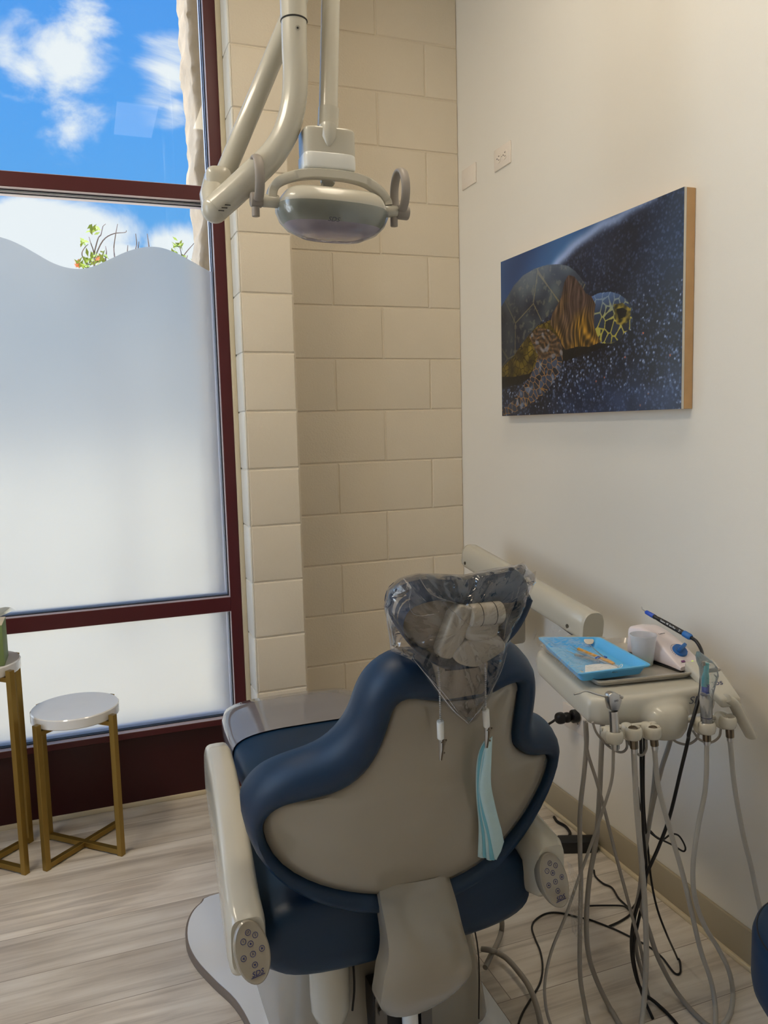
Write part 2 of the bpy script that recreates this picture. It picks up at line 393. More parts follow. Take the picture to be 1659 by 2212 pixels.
# ================================================================== THE ROOM
XR, YB, YP = 1.476, 3.02, 2.80
ZC = H+.0599; CB = .2032
CEIL = 3.2
FY = 2.92          # front face of the window frame
XL, YF = -2.6, -3.0
struct(MB().box((XL, YF, -.08), (XR+.1, 3.05, 0)), 'floor', 'floor', smooth=0)
struct(MB().box((XL-.1, YF-.1, CEIL), (XR+.1, YB+.22, CEIL+.1)), 'ceiling', 'ceiling', smooth=0)
struct(MB().box((XR, YF, 0), (XR+.12, YB+.2, CEIL)), 'wall_right', 'wall', smooth=0)
WY0, WY1 = .7, 2.0
mb = MB(); mb.box((XL-.12, YF, 0), (XL, WY0, CEIL)); mb.box((XL-.12, WY1, 0), (XL, YB+.2, CEIL)); mb.box((XL-.12, WY0, 0), (XL, WY1, .4)); mb.box((XL-.12, WY0, 3.05), (XL, WY1, CEIL))
struct(mb, 'wall_left', 'wall', smooth=0)
mb = MB()
for a, b, c, d in ((WY0, WY1, .4, .45), (WY0, WY1, 3.0, 3.05), (WY0, WY0+.05, .45, 3.0), (WY1-.05, WY1, .45, 3.0), (1.33, 1.37, .45, 3.0)): mb.box((XL-.1, a, c), (XL-.02, b, d))
w2 = struct(mb, 'fill_window_left', 'maroon', smooth=0)  # unseen window, added to let fill daylight in from the left
MB().box((XL-.065, WY0+.05, .45), (XL-.06, WY1-.05, 3.0)).build('glass_pane', 'glass', w2, smooth=0)
struct(MB().box((XL, YF-.12, 0), (XR, YF, CEIL)), 'wall_rear', 'wall', smooth=0)

def block_wall(x0, x1, y, z0, z1, joints, name):
    """painted concrete blocks: raised faces, recessed tooled joints"""
    mb = MB(); bm = mb.bm; j = .0042; d = .0045
    kmin = math.floor((z0-ZC)/CB); kmax = math.ceil((z1-ZC)/CB)
    for k in range(kmin, kmax):
        a, b = max(z0, ZC+k*CB), min(z1, ZC+(k+1)*CB)
        if b-a < .01: continue
        xs = [x0]+sorted(x for x in joints((k+1) % 2) if x0+.01 < x < x1-.01)+[x1]
        for p, q in zip(xs, xs[1:]):
            jp = j if p > x0 else j*.4; jq = j if q < x1 else j*.4
            w = lambda: random.uniform(-.0012, .0012)
            O = [(p, y+d, a), (q, y+d, a), (q, y+d, b), (p, y+d, b)]
            A = [(p+jp*.5, y+d, a+j*.5), (q-jq*.5, y+d, a+j*.5), (q-jq*.5, y+d, b-j*.5), (p+jp*.5, y+d, b-j*.5)]
            B = [(p+jp*1.3+w()*.3, y+.0008, a+j*1.3+w()), (q-jq*1.3, y+.0008, a+j*1.3+w()), (q-jq*1.3, y+.0008, b-j*1.3+w()), (p+jp*1.3, y+.0008, b-j*1.3+w())]
            C = [(p+jp*2.6, y, a+j*2.6), (q-jq*2.6, y, a+j*2.6), (q-jq*2.6, y, b-j*2.6), (p+jp*2.6, y, b-j*2.6)]
            Rg = [[bm.verts.new(t) for t in rg] for rg in (O, A, B, C)]
            for r1, r2 in zip(Rg, Rg[1:]):
                for i in range(4): bm.faces.new((r1[i], r1[(i+1) % 4], r2[(i+1) % 4], r2[i]))
            bm.faces.new(Rg[-1])
    return mb
def joints_back(par):
    base = XR-.1395 - (0 if par else CB)
    return [base-i*2*CB for i in range(4)]
mb = block_wall(.70, XR, YB, 0, CEIL, joints_back, 'wall_back')
mb.box((.70, YB+.0046, 0), (XR, YB+.2, CEIL))
struct(mb, 'wall_back', 'block', smooth=20)
# block pier next to the window
PX0, PX1 = .529, .719
mb = block_wall(PX0+.004, PX1-.004, YP, 0, CEIL, lambda p: [], 'pier')
mb.box((PX0+.004, YP+.0046, 0), (PX1, YB+.2, CEIL))
struct(mb, 'wall_pier', 'block', smooth=20)
# painted reveal of the pier, facing the window
mb = MB(); kk = math.floor(-ZC/CB)
z = ZC+kk*CB
while z < CEIL:
    a, b = max(0, z), min(CEIL, z+CB)
    if b > a+.01: mb.box((PX0-.004, YP+.002, a+.002), (PX0+.0045, YB+.2, b-.002), .004, 2)
    z += CB
mb.box((PX0, YP+.006, 0), (PX0+.004, YB+.2, CEIL))
struct(mb, 'trim_1', 'jamb')
struct(MB().box((.508, FY-.012, 0), (PX0-.004, FY+.13, CEIL), .003), 'trim_2', 'cream')

# window: maroon storefront frame
W0, W1 = -1.05, .508
win = MB()
def member(x0, x1, z0, z1): win.box((x0, FY, z0), (x1, FY+.115, z1), .0015, 1)
member(.467, W1, .02, CEIL)                      # right jamb member
member(W0-.045, W0, .02, CEIL)
member(W0, .467, 2.168, 2.216)                   # upper transom
member(W0, .467, .700, .753)                     # lower transom
member(W0, .467, .270, .293)                     # sill rail
member(W0, .467, CEIL-.06, CEIL)
w1 = struct(win, 'window_1', 'maroon')
kp = MB().box((W0, FY+.03, .018), (.467, FY+.09, .272)).build('kick_panel', 'panelred', w1)
def gaskets(z0, z1, nm):
    g = MB()
    for yo, t in ((.028, .0045), (.044, .003), (.070, .004)):
        for a, b in (((W0, z0), (.467, z0+t)), ((W0, z1-t), (.467, z1))):
            g.box((a[0], FY+yo, a[1]), (b[0], FY+yo+.008, b[1]))
        g.box((.467-t, FY+yo, z0), (.467, FY+yo+.008, z1)); g.box((W0, FY+yo, z0), (W0+t, FY+yo+.008, z1))
    g.build(nm, 'gasket', w1, smooth=0)
    g = MB()
    for (a, b, c, d) in ((W0, .467, z0, z0+.0012), (W0, .467, z1-.0012, z1), (.467-.0012, .467, z0, z1)):
        g.box((a, FY+.001, c), (b, FY+.114, d))
    g.build('frame_reveal', 'alu', w1, smooth=0)
for z0, z1 in ((2.216, CEIL-.06), (.753, 2.168), (.293, .700)): gaskets(z0, z1, 'glazing_gasket')
GY = FY+.058
for z0, z1 in ((2.216, CEIL-.06), (.753, 2.168), (.293, .700)):
    MB().box((W0, GY, z0), (.467, GY+.006, z1)).build('glass_pane', 'glass', w1, smooth=0)
# frosted film with a wavy top edge on the middle pane
wave = [(0, 512), (22, 519), (50, 532), (80, 549), (110, 566), (140, 577), (170, 581), (200, 576), (235, 561), (270, 545), (300, 536), (328, 533), (352, 536), (380, 546), (410, 562), (440, 579), (457, 588)]
wp = [U(x, y, Y=GY-.002) for x, y in wave]
wp = [p for p in catmull(wp, 4)]
period = .42
left = []
x = wp[0].x
k = 0
while x > W0+.02:
    x -= .02; k += 1
    left.append(V((max(x, W0), GY-.002, wp[0].z+.0+.045*math.sin(k*.02/period*2*math.pi+.6)-.045*math.sin(.6))))
line = left[::-1]+wp
line[-1].x = .467
mb = MB(); bm = mb.bm
top = [bm.verts.new(p) for p in line]; bot = [bm.verts.new(V((p.x, p.y, .753))) for p in line]
for i in range(len(line)-1): bm.faces.new((bot[i], bot[i+1], top[i+1], top[i]))
mb.build('frosted_film', 'frost', w1, smooth=0, recalc=False)
MB().face([(W0, GY-.002, .293), (.467, GY-.002, .293), (.467, GY-.002, .700), (W0, GY-.002, .700)]).build('frosted_film', 'frost', w1, smooth=0)
struct(MB().box((W0-.045, FY+.026, 0), (.525, FY+.10, .019), .003), 'baseboard_window', 'cream')
mb = MB(); mb.box((XL, FY, 0), (-2.5, YB+.2, CEIL)); mb.box((-2.5, FY, 0), (W0-.045, YB+.2, .3)); mb.box((-2.5, FY, 3.1), (W0-.045, YB+.2, CEIL))
struct(mb, 'wall_window', 'wall', smooth=0)
mb = MB()
for a, b, c, d in ((-2.5, W0-.045, .3, .35), (-2.5, W0-.045, 3.05, 3.1), (-2.5, -2.45, .35, 3.05), (W0-.09, W0-.045, .35, 3.05), (-2.45, W0-.09, .70, .753), (-2.45, W0-.09, 2.168, 2.216)): mb.box((a, FY+.01, c), (b, FY+.11, d))
w3 = struct(mb, 'fill_window_bay', 'maroon', smooth=0)  # unseen glazed bay, added to throw daylight across to the right wall
MB().box((-2.45, FY+.058, .35), (W0-.09, FY+.063, 3.05)).build('glass_pane', 'glass', w3, smooth=0)
struct(MB().box((XR-.011, YF, .012), (XR, YB-.002, .1016), .004), 'baseboard_right', 'basebd')
struct(MB().box((XR-.018, YF, 0), (XR, YB-.002, .013), .003), 'trim_3', 'cream')
struct(MB().box((PX1, YB-.011, 0), (XR-.02, YB, .1016), .003), 'baseboard_back', 'basebd')

# ceiling light panels: one mirrored in the window, two added to brighten the room
def panel(x, y, lab, sx=.3, sy=.6, e=6):
    t = thing('ceiling_light', (x, y, CEIL), lab, 'ceiling light', 'flat ceiling lights')
    MB().box((x-sx-.02, y-sy-.02, CEIL-.03), (x+sx+.02, y+sy+.02, CEIL-.001)).build('frame', 'white_pl', t, smooth=0)
    MB().box((x-sx, y-sy, CEIL-.034), (x+sx, y+sy, CEIL-.0305)).build('diffuser', mat('light_diffuser', (255, 250, 240), .5, var=0, emit=(255, 239, 214), estr=e), t, smooth=0)
panel(.385, .92, 'small ceiling light nearest the window, mirrored faintly in the glass', .11, .25, 1.5)
panel(.86, 1.5, 'long added fill panel on the ceiling close to the right wall', .14, .6, 9)  # unseen panel added to lift the back and right walls
panel(-.95, 1.5, 'long added fill panel on the ceiling to the left of the chair', .14, .6, 27)  # unseen panel added as general fill, kept out of the glass reflection

# ================================================================== OUTSIDE
struct(MB().box((-60, 3.16, -.2), (60, 90, -.1)), 'ground', 'ground', smooth=0)
mb = MB(); bm = mb.bm; rows = []
random.seed(3)
edge = [(403, 0, 3.25), (408, 60, 3.25), (404, 90, 3.25), (414, 130, 3.25), (417, 190, 3.25), (420, 250, 3.25), (425, 300, 3.25), (420, 345, 3.25), (425, 380, 3.25), (428, 400, 3.25), (434, 450, 3.25), (440, 475, 3.25), (431, 520, 3.25), (431, 560, 3.25)]
ep = [U(a, b, Y=c) for a, b, c in edge]
zs = [3.6]+[p.z for p in ep]+[1.6, 1.1, .6, .1, -.1]
xs = [ep[0].x]+[p.x for p in ep]+[.47, .475, .47, .474, .47]
def xe(z):
    for i in range(len(zs)-1):
        if zs[i] >= z >= zs[i+1]: return xs[i]+(xs[i+1]-xs[i])*(zs[i]-z)/(zs[i]-zs[i+1])
    return .47
nz_ = 220
for i in range(nz_+1):
    z = 3.6-3.7*i/nz_; row = []
    for j, (dx, y) in enumerate(((.9, 3.225), (.10, 3.225), (.05, 3.223), (.018, 3.225), (0, 3.235), (-.004, 3.25), (.004, 3.27), (.0, 3.3), (.006, 3.36), (.0, 3.45), (.01, 3.6), (.9, 3.6))):
        n = noise.noise(V((j*.7, y*14, z*17)))*.010+noise.noise(V((j*2.1+5, y*30, z*55)))*.006
        row.append(bm.verts.new((xe(z)+dx+(n if 1 < j < 11 else 0), y+(n*.5 if 2 < j < 10 else 0), z)))
    rows.append(row)
for a, b in zip(rows, rows[1:]):
    for j in range(len(a)-1): bm.faces.new((a[j], a[j+1], b[j+1], b[j]))
struct(mb, 'wall_outside', 'stone', smooth=80)

def branch_tree(name, base, lines, leaves, blooms, label, Y):
    t = thing(name, base, label, 'tree')
    m = MB(); m.sweep(catmull([base, base+V((.05, .05, 1.2)), U(lines[0][0][0], lines[0][0][1]+90, Y=Y)], 6), [.02]*6+[.014]*6+[.01], 6)
    for ln in lines:
        P = [U(a, b, Y=Y+random.uniform(-.15, .15)) for a, b in ln]; P = catmull(P, 4); k = len(P)
        m.sweep(P, [.0048*(1-.6*i/k) for i in range(k)], 5)
        m.sweep([U(lines[0][0][0], lines[0][0][1]+90, Y=Y), U(ln[0][0], ln[0][1]+40, Y=Y), P[0]], [.006, .005, .0048], 5)
    m.build('branch', 'bark', t)
    for nm, lst, mt in (('leaf', leaves, 'leaf'), ('blossom', blooms, 'flower')):
        m = MB()
        for (a, b, r, cnt) in lst:
            for _ in range(cnt):
                c = U(a+random.gauss(0, r*.45), b+random.gauss(0, r*.45), Y=Y+random.uniform(-.15, .15))
                w = V((random.uniform(-1, 1), random.uniform(-1, 1), random.uniform(-1, 1))).normalized(); g = w.orthogonal().normalized(); l = random.uniform(.02, .04)
                q = w.cross(g)*.004
                m.face([c-w*l, c+g*l*.35+q, c+w*l, c-g*l*.35-q])
        m.build('foliage' if nm == 'leaf' else 'blossom', mt, t, smooth=0, recalc=False)['kind'] = 'stuff'
branch_tree('tree', V((.2, 6, -.1)),
            [[(205, 590), (203, 548), (196, 525), (192, 512)], [(203, 548), (212, 515), (218, 507), (222, 490), (228, 484)], [(248, 560), (246, 535), (250, 505), (254, 484)], [(190, 575), (177, 550), (183, 535), (190, 528)],
             [(228, 560), (230, 545), (228, 532)], [(203, 560), (222, 520), (245, 505), (270, 502), (273, 498)], [(286, 555), (295, 530), (293, 505)], [(296, 555), (300, 522)], [(322, 535), (318, 505)], [(274, 560), (276, 530)]],
            [(204, 495, 12, 16), (196, 560, 20, 26), (222, 556, 14, 18), (180, 525, 9, 8), (183, 572, 14, 12)], [(168, 572, 6, 14), (213, 560, 4, 8)],
            'thin bare tree with yellow green leaves, left of two behind frosted glass', 6.0)
branch_tree('tree', V((.75, 6.3, -.1)), [[(385, 585), (392, 560), (390, 540), (385, 525)], [(392, 560), (402, 545), (424, 520)], [(398, 575), (405, 552)]],
            [(383, 530, 12, 16), (378, 545, 10, 12), (392, 555, 9, 10), (425, 570, 7, 8)], [], 'small leafy tree top beside the stone pier outside the window', 6.3)

# ------------------------------------------------------------------ sky
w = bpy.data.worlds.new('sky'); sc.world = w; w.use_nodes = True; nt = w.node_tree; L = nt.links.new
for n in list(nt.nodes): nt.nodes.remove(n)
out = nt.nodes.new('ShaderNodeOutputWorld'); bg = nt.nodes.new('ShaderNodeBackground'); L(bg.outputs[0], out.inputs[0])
tc = nt.nodes.new('ShaderNodeTexCoord'); sx = nt.nodes.new('ShaderNodeSeparateXYZ'); L(tc.outputs['Generated'], sx.inputs[0])
cr = nt.nodes.new('ShaderNodeValToRGB'); L(sx.outputs[2], cr.inputs[0]); e = cr.color_ramp.elements
e[0].position = 0; e[0].color = lin((214, 226, 236)); e[1].position = .55; e[1].color = lin((74, 154, 246))
for p, c in ((.10, (170, 208, 240)), (.19, (112, 182, 244)), (.32, (92, 172, 250))):
    q = cr.color_ramp.elements.new(p); q.color = lin(c)
nz = nt.nodes.new('ShaderNodeTexNoise'); nz.inputs['Scale'].default_value = 7.5; nz.inputs['Detail'].default_value = 9; nz.inputs['Roughness'].default_value = .58; nz.inputs['Distortion'].default_value = .5
mp = nt.nodes.new('ShaderNodeMapping'); mp.inputs['Rotation'].default_value = (0, R(25), 0); mp.inputs['Scale'].default_value = (1.0, 1, 1.9); L(tc.outputs['Generated'], mp.inputs[0]); L(mp.outputs[0], nz.inputs['Vector'])
def mth(op, a, b=None, c=None, clamp=False):
    n = nt.nodes.new('ShaderNodeMath'); n.operation = op; n.use_clamp = clamp
    for i, q in enumerate((a, b, c)):
        if q is None: continue
        if isinstance(q, (int, float)): n.inputs[i].default_value = q
        else: L(q, n.inputs[i])
    return n.outputs[0]
acc = None
for px, py, rad, amp, asp in ((125, 125, .075, .34, 1), (60, 155, .06, .3, 1), (15, 110, .045, .3, 1), (165, 60, .05, .26, 1), (366, 165, .05, .30, .7), (380, 230, .035, .26, .8), (145, 290, .04, .2, .8), (30, 490, .15, .75, 3.6), (150, 505, .09, .5, 3.6), (60, 585, .10, .9, 1.2), (150, 578, .08, .85, 1.2), (235, 590, .055, .8, 1.2), (395, 555, .05, .62, 1)):
    c = ray(px, py).normalized()
    sub = nt.nodes.new('ShaderNodeVectorMath'); sub.operation = 'SUBTRACT'; L(tc.outputs['Generated'], sub.inputs[0]); sub.inputs[1].default_value = c
    scl = nt.nodes.new('ShaderNodeVectorMath'); scl.operation = 'MULTIPLY'; L(sub.outputs[0], scl.inputs[0]); scl.inputs[1].default_value = (1, 1, asp)
    ln = nt.nodes.new('ShaderNodeVectorMath'); ln.operation = 'LENGTH'; L(scl.outputs[0], ln.inputs[0])
    g = mth('MULTIPLY', mth('SUBTRACT', 1, mth('DIVIDE', ln.outputs['Value'], rad), clamp=True), amp)
    acc = g if acc is None else mth('MAXIMUM', acc, g)
# broad whiteness near the horizon
hz = nt.nodes.new('ShaderNodeMapRange'); hz.inputs[1].default_value = .22; hz.inputs[2].default_value = .03; hz.inputs[3].default_value = 0; hz.inputs[4].default_value = .45; L(sx.outputs[2], hz.inputs[0])
# clouds elsewhere, away from the view
side = nt.nodes.new('ShaderNodeMapRange'); side.inputs[1].default_value = -.1; side.inputs[2].default_value = -.5; side.inputs[3].default_value = 0; side.inputs[4].default_value = .2; L(sx.outputs[0], side.inputs[0])
acc = mth('MAXIMUM', mth('MAXIMUM', acc, hz.outputs[0]), side.outputs[0])
dens = mth('ADD', nz.outputs['Fac'], acc)
cm = nt.nodes.new('ShaderNodeMapRange'); cm.interpolation_type = 'SMOOTHSTEP'; cm.inputs[1].default_value = .60; cm.inputs[2].default_value = .86; L(dens, cm.inputs[0])
mx = nt.nodes.new('ShaderNodeMix'); mx.data_type = 'RGBA'; L(cm.outputs[0], mx.inputs[0]); L(cr.outputs[0], mx.inputs[6]); mx.inputs[7].default_value = (1.0, 1.0, 1.02, 1)
L(mx.outputs[2], bg.inputs[0])
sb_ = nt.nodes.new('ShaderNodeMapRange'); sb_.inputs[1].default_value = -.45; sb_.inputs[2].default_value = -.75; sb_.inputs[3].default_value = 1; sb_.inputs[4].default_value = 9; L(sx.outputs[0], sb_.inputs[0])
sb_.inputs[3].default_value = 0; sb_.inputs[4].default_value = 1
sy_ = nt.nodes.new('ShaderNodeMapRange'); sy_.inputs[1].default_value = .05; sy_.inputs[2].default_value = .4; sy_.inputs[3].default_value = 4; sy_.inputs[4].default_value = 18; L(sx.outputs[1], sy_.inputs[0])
L(mth('MULTIPLY_ADD', sb_.outputs[0], sy_.outputs[0], 1), bg.inputs[1])  # sky strength raised on the unseen left side, added as fill for the room

sun = bpy.data.lights.new('sun', 'SUN'); so = link(bpy.data.objects.new('sun', sun)); sun.energy = 7; sun.angle = R(.6); sun.color = (1, .93, .82)
so.rotation_euler = V((.22, .28, -.93)).to_track_quat('-Z', 'Y').to_euler()

#PART2
# ================================================================== PATIENT CHAIR
XC = .545
chair = thing('dental_chair', (XC, 1.75, 0), 'navy blue and beige dental chair seen from behind, centre of the room', 'dental chair')
TL = math.tan(R(20))
def ysurf(x, z): return 1.30+(.72-z)*TL+.085*((x-.56)/.31)**2
def UB(px, py, off=0):
    """point of the reclined, wrapped backrest surface seen at a photo position"""
    d = ray(px, py); t = 1.3/d.y
    for _ in range(12):
        p = EYE+d*t; t = (ysurf(p.x, p.z)+off)/d.y
    return EYE+d*t
outer = [[(945, 1430), (900, 1419), (868, 1423), (827, 1446), (800, 1473)],
         [(779, 1510), (766, 1553), (748, 1584)], [(731, 1605), (710, 1624), (683, 1638), (645, 1650), (610, 1661), (576, 1677)],
         [(548, 1701), (528, 1729), (521, 1760)], [(524, 1795), (538, 1829), (559, 1860), (593, 1891), (631, 1915), (672, 1936), (720, 1952), (769, 1960), (821, 1957)],
         [(880, 1950), (940, 1932), (991, 1912)], [(1032, 1888), (1070, 1853), (1098, 1822), (1122, 1788), (1146, 1750), (1170, 1705), (1188, 1664), (1198, 1629), (1204, 1598)],
         [(1198, 1577), (1184, 1566), (1165, 1562), (1149, 1560)], [(1144, 1548), (1146, 1519), (1150, 1490)], [(1152, 1465), (1149, 1435)], [(1136, 1416), (1117, 1402), (1098, 1396), (1075, 1403)], [(1050, 1418), (1010, 1428)]]
inner = [[(941, 1510), (915, 1508), (898, 1502), (881, 1498), (862, 1501), (848, 1512)],
         [(843, 1533), (829, 1581), (815, 1615), (798, 1646)], [(781, 1667), (750, 1693), (721, 1705), (693, 1713), (659, 1720), (617, 1727)],
         [(590, 1740), (572, 1757), (563, 1780)], [(562, 1801), (572, 1832), (597, 1860), (631, 1882), (672, 1903), (717, 1917), (762, 1925), (817, 1928)],
         [(880, 1922), (930, 1910), (970, 1895)], [(1026, 1869), (1060, 1843), (1088, 1808), (1126, 1760), (1157, 1705), (1174, 1670), (1181, 1643)],
         [(1181, 1626), (1176, 1619), (1150, 1626), (1129, 1624)], [(1112, 1615), (1103, 1598), (1102, 1581), (1108, 1533)], [(1115, 1488), (1117, 1471)], [(1108, 1463), (1095, 1467), (1070, 1483), (1055, 1492)], [(1010, 1505)]]
def loopmatch(o, i, per=10):
    A, B = [], []
    n = len(o)
    for k in range(n):
        a = [o[k-1][-1]]+o[k]; b = [i[k-1][-1]]+i[k]
        a = resample([V((x, y, 0)) for x, y in a], per+1)[:-1]; b = resample([V((x, y, 0)) for x, y in b], per+1)[:-1]
        A += a; B += b
    def sm(P):
        m = len(P)
        for _ in range(3): P = [(P[j-1]+P[j]*2+P[(j+1) % m])/4 for j in range(m)]
        return P
    return sm(A), sm(B)
OA, IA = loopmatch(outer, inner)
O3 = [UB(p.x, p.y) for p in OA]; I3 = [UB(p.x, p.y) for p in IA]
NB = V((0, math.cos(R(20)), math.sin(R(20))))
cen = V((.555, 0, .70)); cen.y = ysurf(cen.x, cen.z)
def ringb(w, off, shrink=1.0):
    out = []
    for a, b in zip(I3, O3):
        p = a.lerp(b, w)
        if shrink != 1: q = cen.lerp(p, shrink); q.y = ysurf(q.x, q.z); p = q
        out.append(p+NB*off)
    return out
mb = MB()
mb.loft([ringb(-.04, .012), ringb(0, -.004), ringb(.08, -.016), ringb(.25, -.027), ringb(.5, -.032), ringb(.75, -.026), ringb(.92, -.012), ringb(1.0, .006), ringb(1.0, .026),
         ringb(.93, .045), ringb(.75, .058), ringb(.4, .064), ringb(0, .064), ringb(0, .06, .75), ringb(0, .052, .45), ringb(0, .05, .2)], False, True)
mb.build('backrest_cushion', 'navy', chair, smooth=60)
mb = MB()
mb.loft([ringb(.0, .03), ringb(-.005, .003), ringb(-.01, -.003), ringb(-.06, -.0075, 1), ringb(-.0, -.011, .93), ringb(0, -.014, .8), ringb(0, -.017, .6), ringb(0, -.019, .35), ringb(0, -.02, .12)], True, True)
mb.build('backrest_shell', 'shell', chair, smooth=60)

# --- lower spine cover, a curved beige sheet
def ribbon(rows, bulge, thick, name, m, parent, n=12, edge=.25):
    """rows: (pxL,pyL,pxR,pyR,Y) left and right edges seen in the photo at depth Y; the middle swells towards the viewer"""
    mb = MB(); Rr = []
    for (a, b, c, d, Y) in rows:
        P0, P1 = U(a, b, Y=Y), U(c, d, Y=Y); rg = []
        for k in range(n+1):
            t = k/n; s = (1-abs(2*t-1)**3.2)
            rg.append(P0.lerp(P1, t)+V((0, -bulge*s, 0)))
        rg += [q+V((0, thick, 0)) for q in rg[::-1]]
        Rr.append(rg)
    mb.loft(Rr, True, True)
    return mb.build(name, m, parent, smooth=50)
sp = [(818, 1905, 966, 1880, 1.396), (820, 1929, 975, 1910, 1.386), (825, 1960, 987, 1950, 1.364), (834, 2005, 999, 2000, 1.342), (840, 2051, 1012, 2045, 1.332), (838, 2085, 1019, 2080, 1.332), (831, 2110, 1018, 2100, 1.339), (826, 2145, 1003, 2126, 1.35), (822, 2174, 975, 2149, 1.368), (830, 2190, 940, 2163, 1.385)]
Q = [catmull([V((r[0], r[1], r[4])) for r in sp], 3), catmull([V((r[2], r[3], r[4])) for r in sp], 3)]
ribbon([(a.x, a.y, b.x, b.y, a.z) for a, b in zip(*Q)], .022, .05, 'spine_cover', 'shell', chair)
# --- spine plate up to the headrest
def UBo(px, py, o): return UB(px, py, o)
pl = [(950, 1436), (1056, 1430), (1054, 1456), (1050, 1490), (1044, 1500), (962, 1514), (952, 1510), (948, 1480)]
MB().slab([UB(a, b, -.040) for a, b in pl], V((0, .05, .01)), .004).build('headrest_post', 'shell', chair)
mb = MB(); mb.box((0, 0, 0), (.001, .001, .001)); mb.bm.clear()
a, b = UB(962, 1447, -.042), UB(1030, 1440, -.042); mb.sweep([a, b], .002, 8); mb.build('seam', 'recess', chair)

# --- headrest
def UH(px, py, off=0):
    d = ray(px, py); t = 1.14/d.y
    for _ in range(12):
        p = EYE+d*t; t = (1.135+(1.07-p.z)*math.tan(R(18))+off+.6*(p.x-.55)**2)/d.y
    return EYE+d*t
ho = [(841, 1302), (854, 1277), (876, 1256), (908, 1243), (949, 1242), (1003, 1244), (1044, 1237), (1085, 1227), (1112, 1224), (1129, 1234), (1134, 1253), (1128, 1272), (1119, 1296), (1105, 1323), (1084, 1351), (1058, 1378), (1017, 1408), (963, 1421), (930, 1416), (895, 1396), (862, 1369), (843, 1340)]
hi = [(858, 1325), (868, 1303), (889, 1290), (936, 1286), (968, 1293), (1003, 1298), (1039, 1296), (1071, 1290), (1098, 1276), (1120, 1268), (1118, 1282), (1108, 1305), (1095, 1330), (1077, 1351), (1052, 1372), (1017, 1398), (975, 1412), (945, 1412), (922, 1403), (889, 1383), (868, 1361), (858, 1343)]
def byangle(L_, n=72, c=(985, 1335)):
    P = catclosed([V((x, y, 0)) for x, y in L_], 8); out = []
    for k in range(n):
        a = 2*math.pi*k/n; dx, dy = math.cos(a), math.sin(a); best = None
        for i in range(len(P)):
            p, q = P[i-1], P[i]; ax, ay = p.x-c[0], p.y-c[1]; bx, by = q.x-p.x, q.y-p.y
            den = dx*by-dy*bx
            if abs(den) < 1e-9: continue
            t = (ax*by-ay*bx)/den; s = (ax*dy-ay*dx)/den
            if t > 0 and -.001 <= s <= 1.001 and (best is None or t < best): best = t
        out.append((c[0]+dx*(best or 50), c[1]+dy*(best or 50)))
    return out
HO, HI = byangle(ho), byangle(hi)
NH = V((0, math.cos(R(18)), math.sin(R(18))))
ho3 = [UH(985+(p[0]-985)*.965, 1335+(p[1]-1335)*.965, .035) for p in HO]; hi3 = [UH(*p) for p in HI]; hc = UH(985, 1335)
def ringh(w, off, s=1.0): return [hc.lerp(a.lerp(b, w), s)+NH*off for a, b in zip(hi3, ho3)]
head = MB().loft([ringh(-.03, .01), ringh(0, -.004), ringh(.12, -.022), ringh(.35, -.036), ringh(.6, -.043), ringh(.85, -.038), ringh(.97, -.022), ringh(1, -.004), ringh(.97, .010), ringh(.85, .020), ringh(.55, .034), ringh(0, .056), ringh(0, .052, .6), ringh(0, .05, .25)], False, True).build('headrest_cushion', 'navy', chair, smooth=60)
MB().loft([ringh(0, .02), ringh(-.01, -.004), ringh(0, -.009, .9), ringh(0, -.013, .6), ringh(0, -.014, .2)], True, True).build('headrest_shell', 'shell', chair, smooth=60)
mb = MB()
A1, B1 = UH(1012, 1330, -.034), UH(1082, 1322, -.034)
mb.cyl(A1, B1, .0185, bev=.004)
hg = mb.build('headrest_hinge', 'cream_pl', chair)
for t_ in (.30, .72): MB().torus(A1.lerp(B1, t_), .0185, .0007, (B1-A1).normalized(), 30, 5).build('hinge_seam', 'recess', hg)
mb = MB(); C1, D1 = UH(1004, 1332, -.04), UH(970, 1408, -.04)
dn = (D1-C1).normalized(); sd = dn.cross(V((0, 1, 0))).normalized()
mb.slab([C1+sd*.012-dn*.018, C1-sd*.012-dn*.018, C1-sd*.021, D1-sd*.017, D1-sd*.010+dn*.014, D1+sd*.010+dn*.014, D1+sd*.017, C1+sd*.021], V((0, .03, 0)), .006, 3)
mb.build('headrest_link', 'cream_pl', chair)
mb = MB(); c0 = UH(1036, 1352, -.03)
mb.sellip(c0, (.030, .018, .022), .6, .6); mb.build('hinge_block', 'cream_pl', chair)
fan = [(982, 1416), (995, 1399), (1017, 1383), (1041, 1374), (1071, 1375), (1087, 1383), (1094, 1397), (1086, 1410), (1058, 1429), (1030, 1443), (1000, 1439), (984, 1428)]
fp = catclosed([UH(a, b, -.045) for a, b in fan], 4)
MB().slab(fp, V((0, .022, .006)), .005, 3).build('release_lever', 'cream_pl', chair)

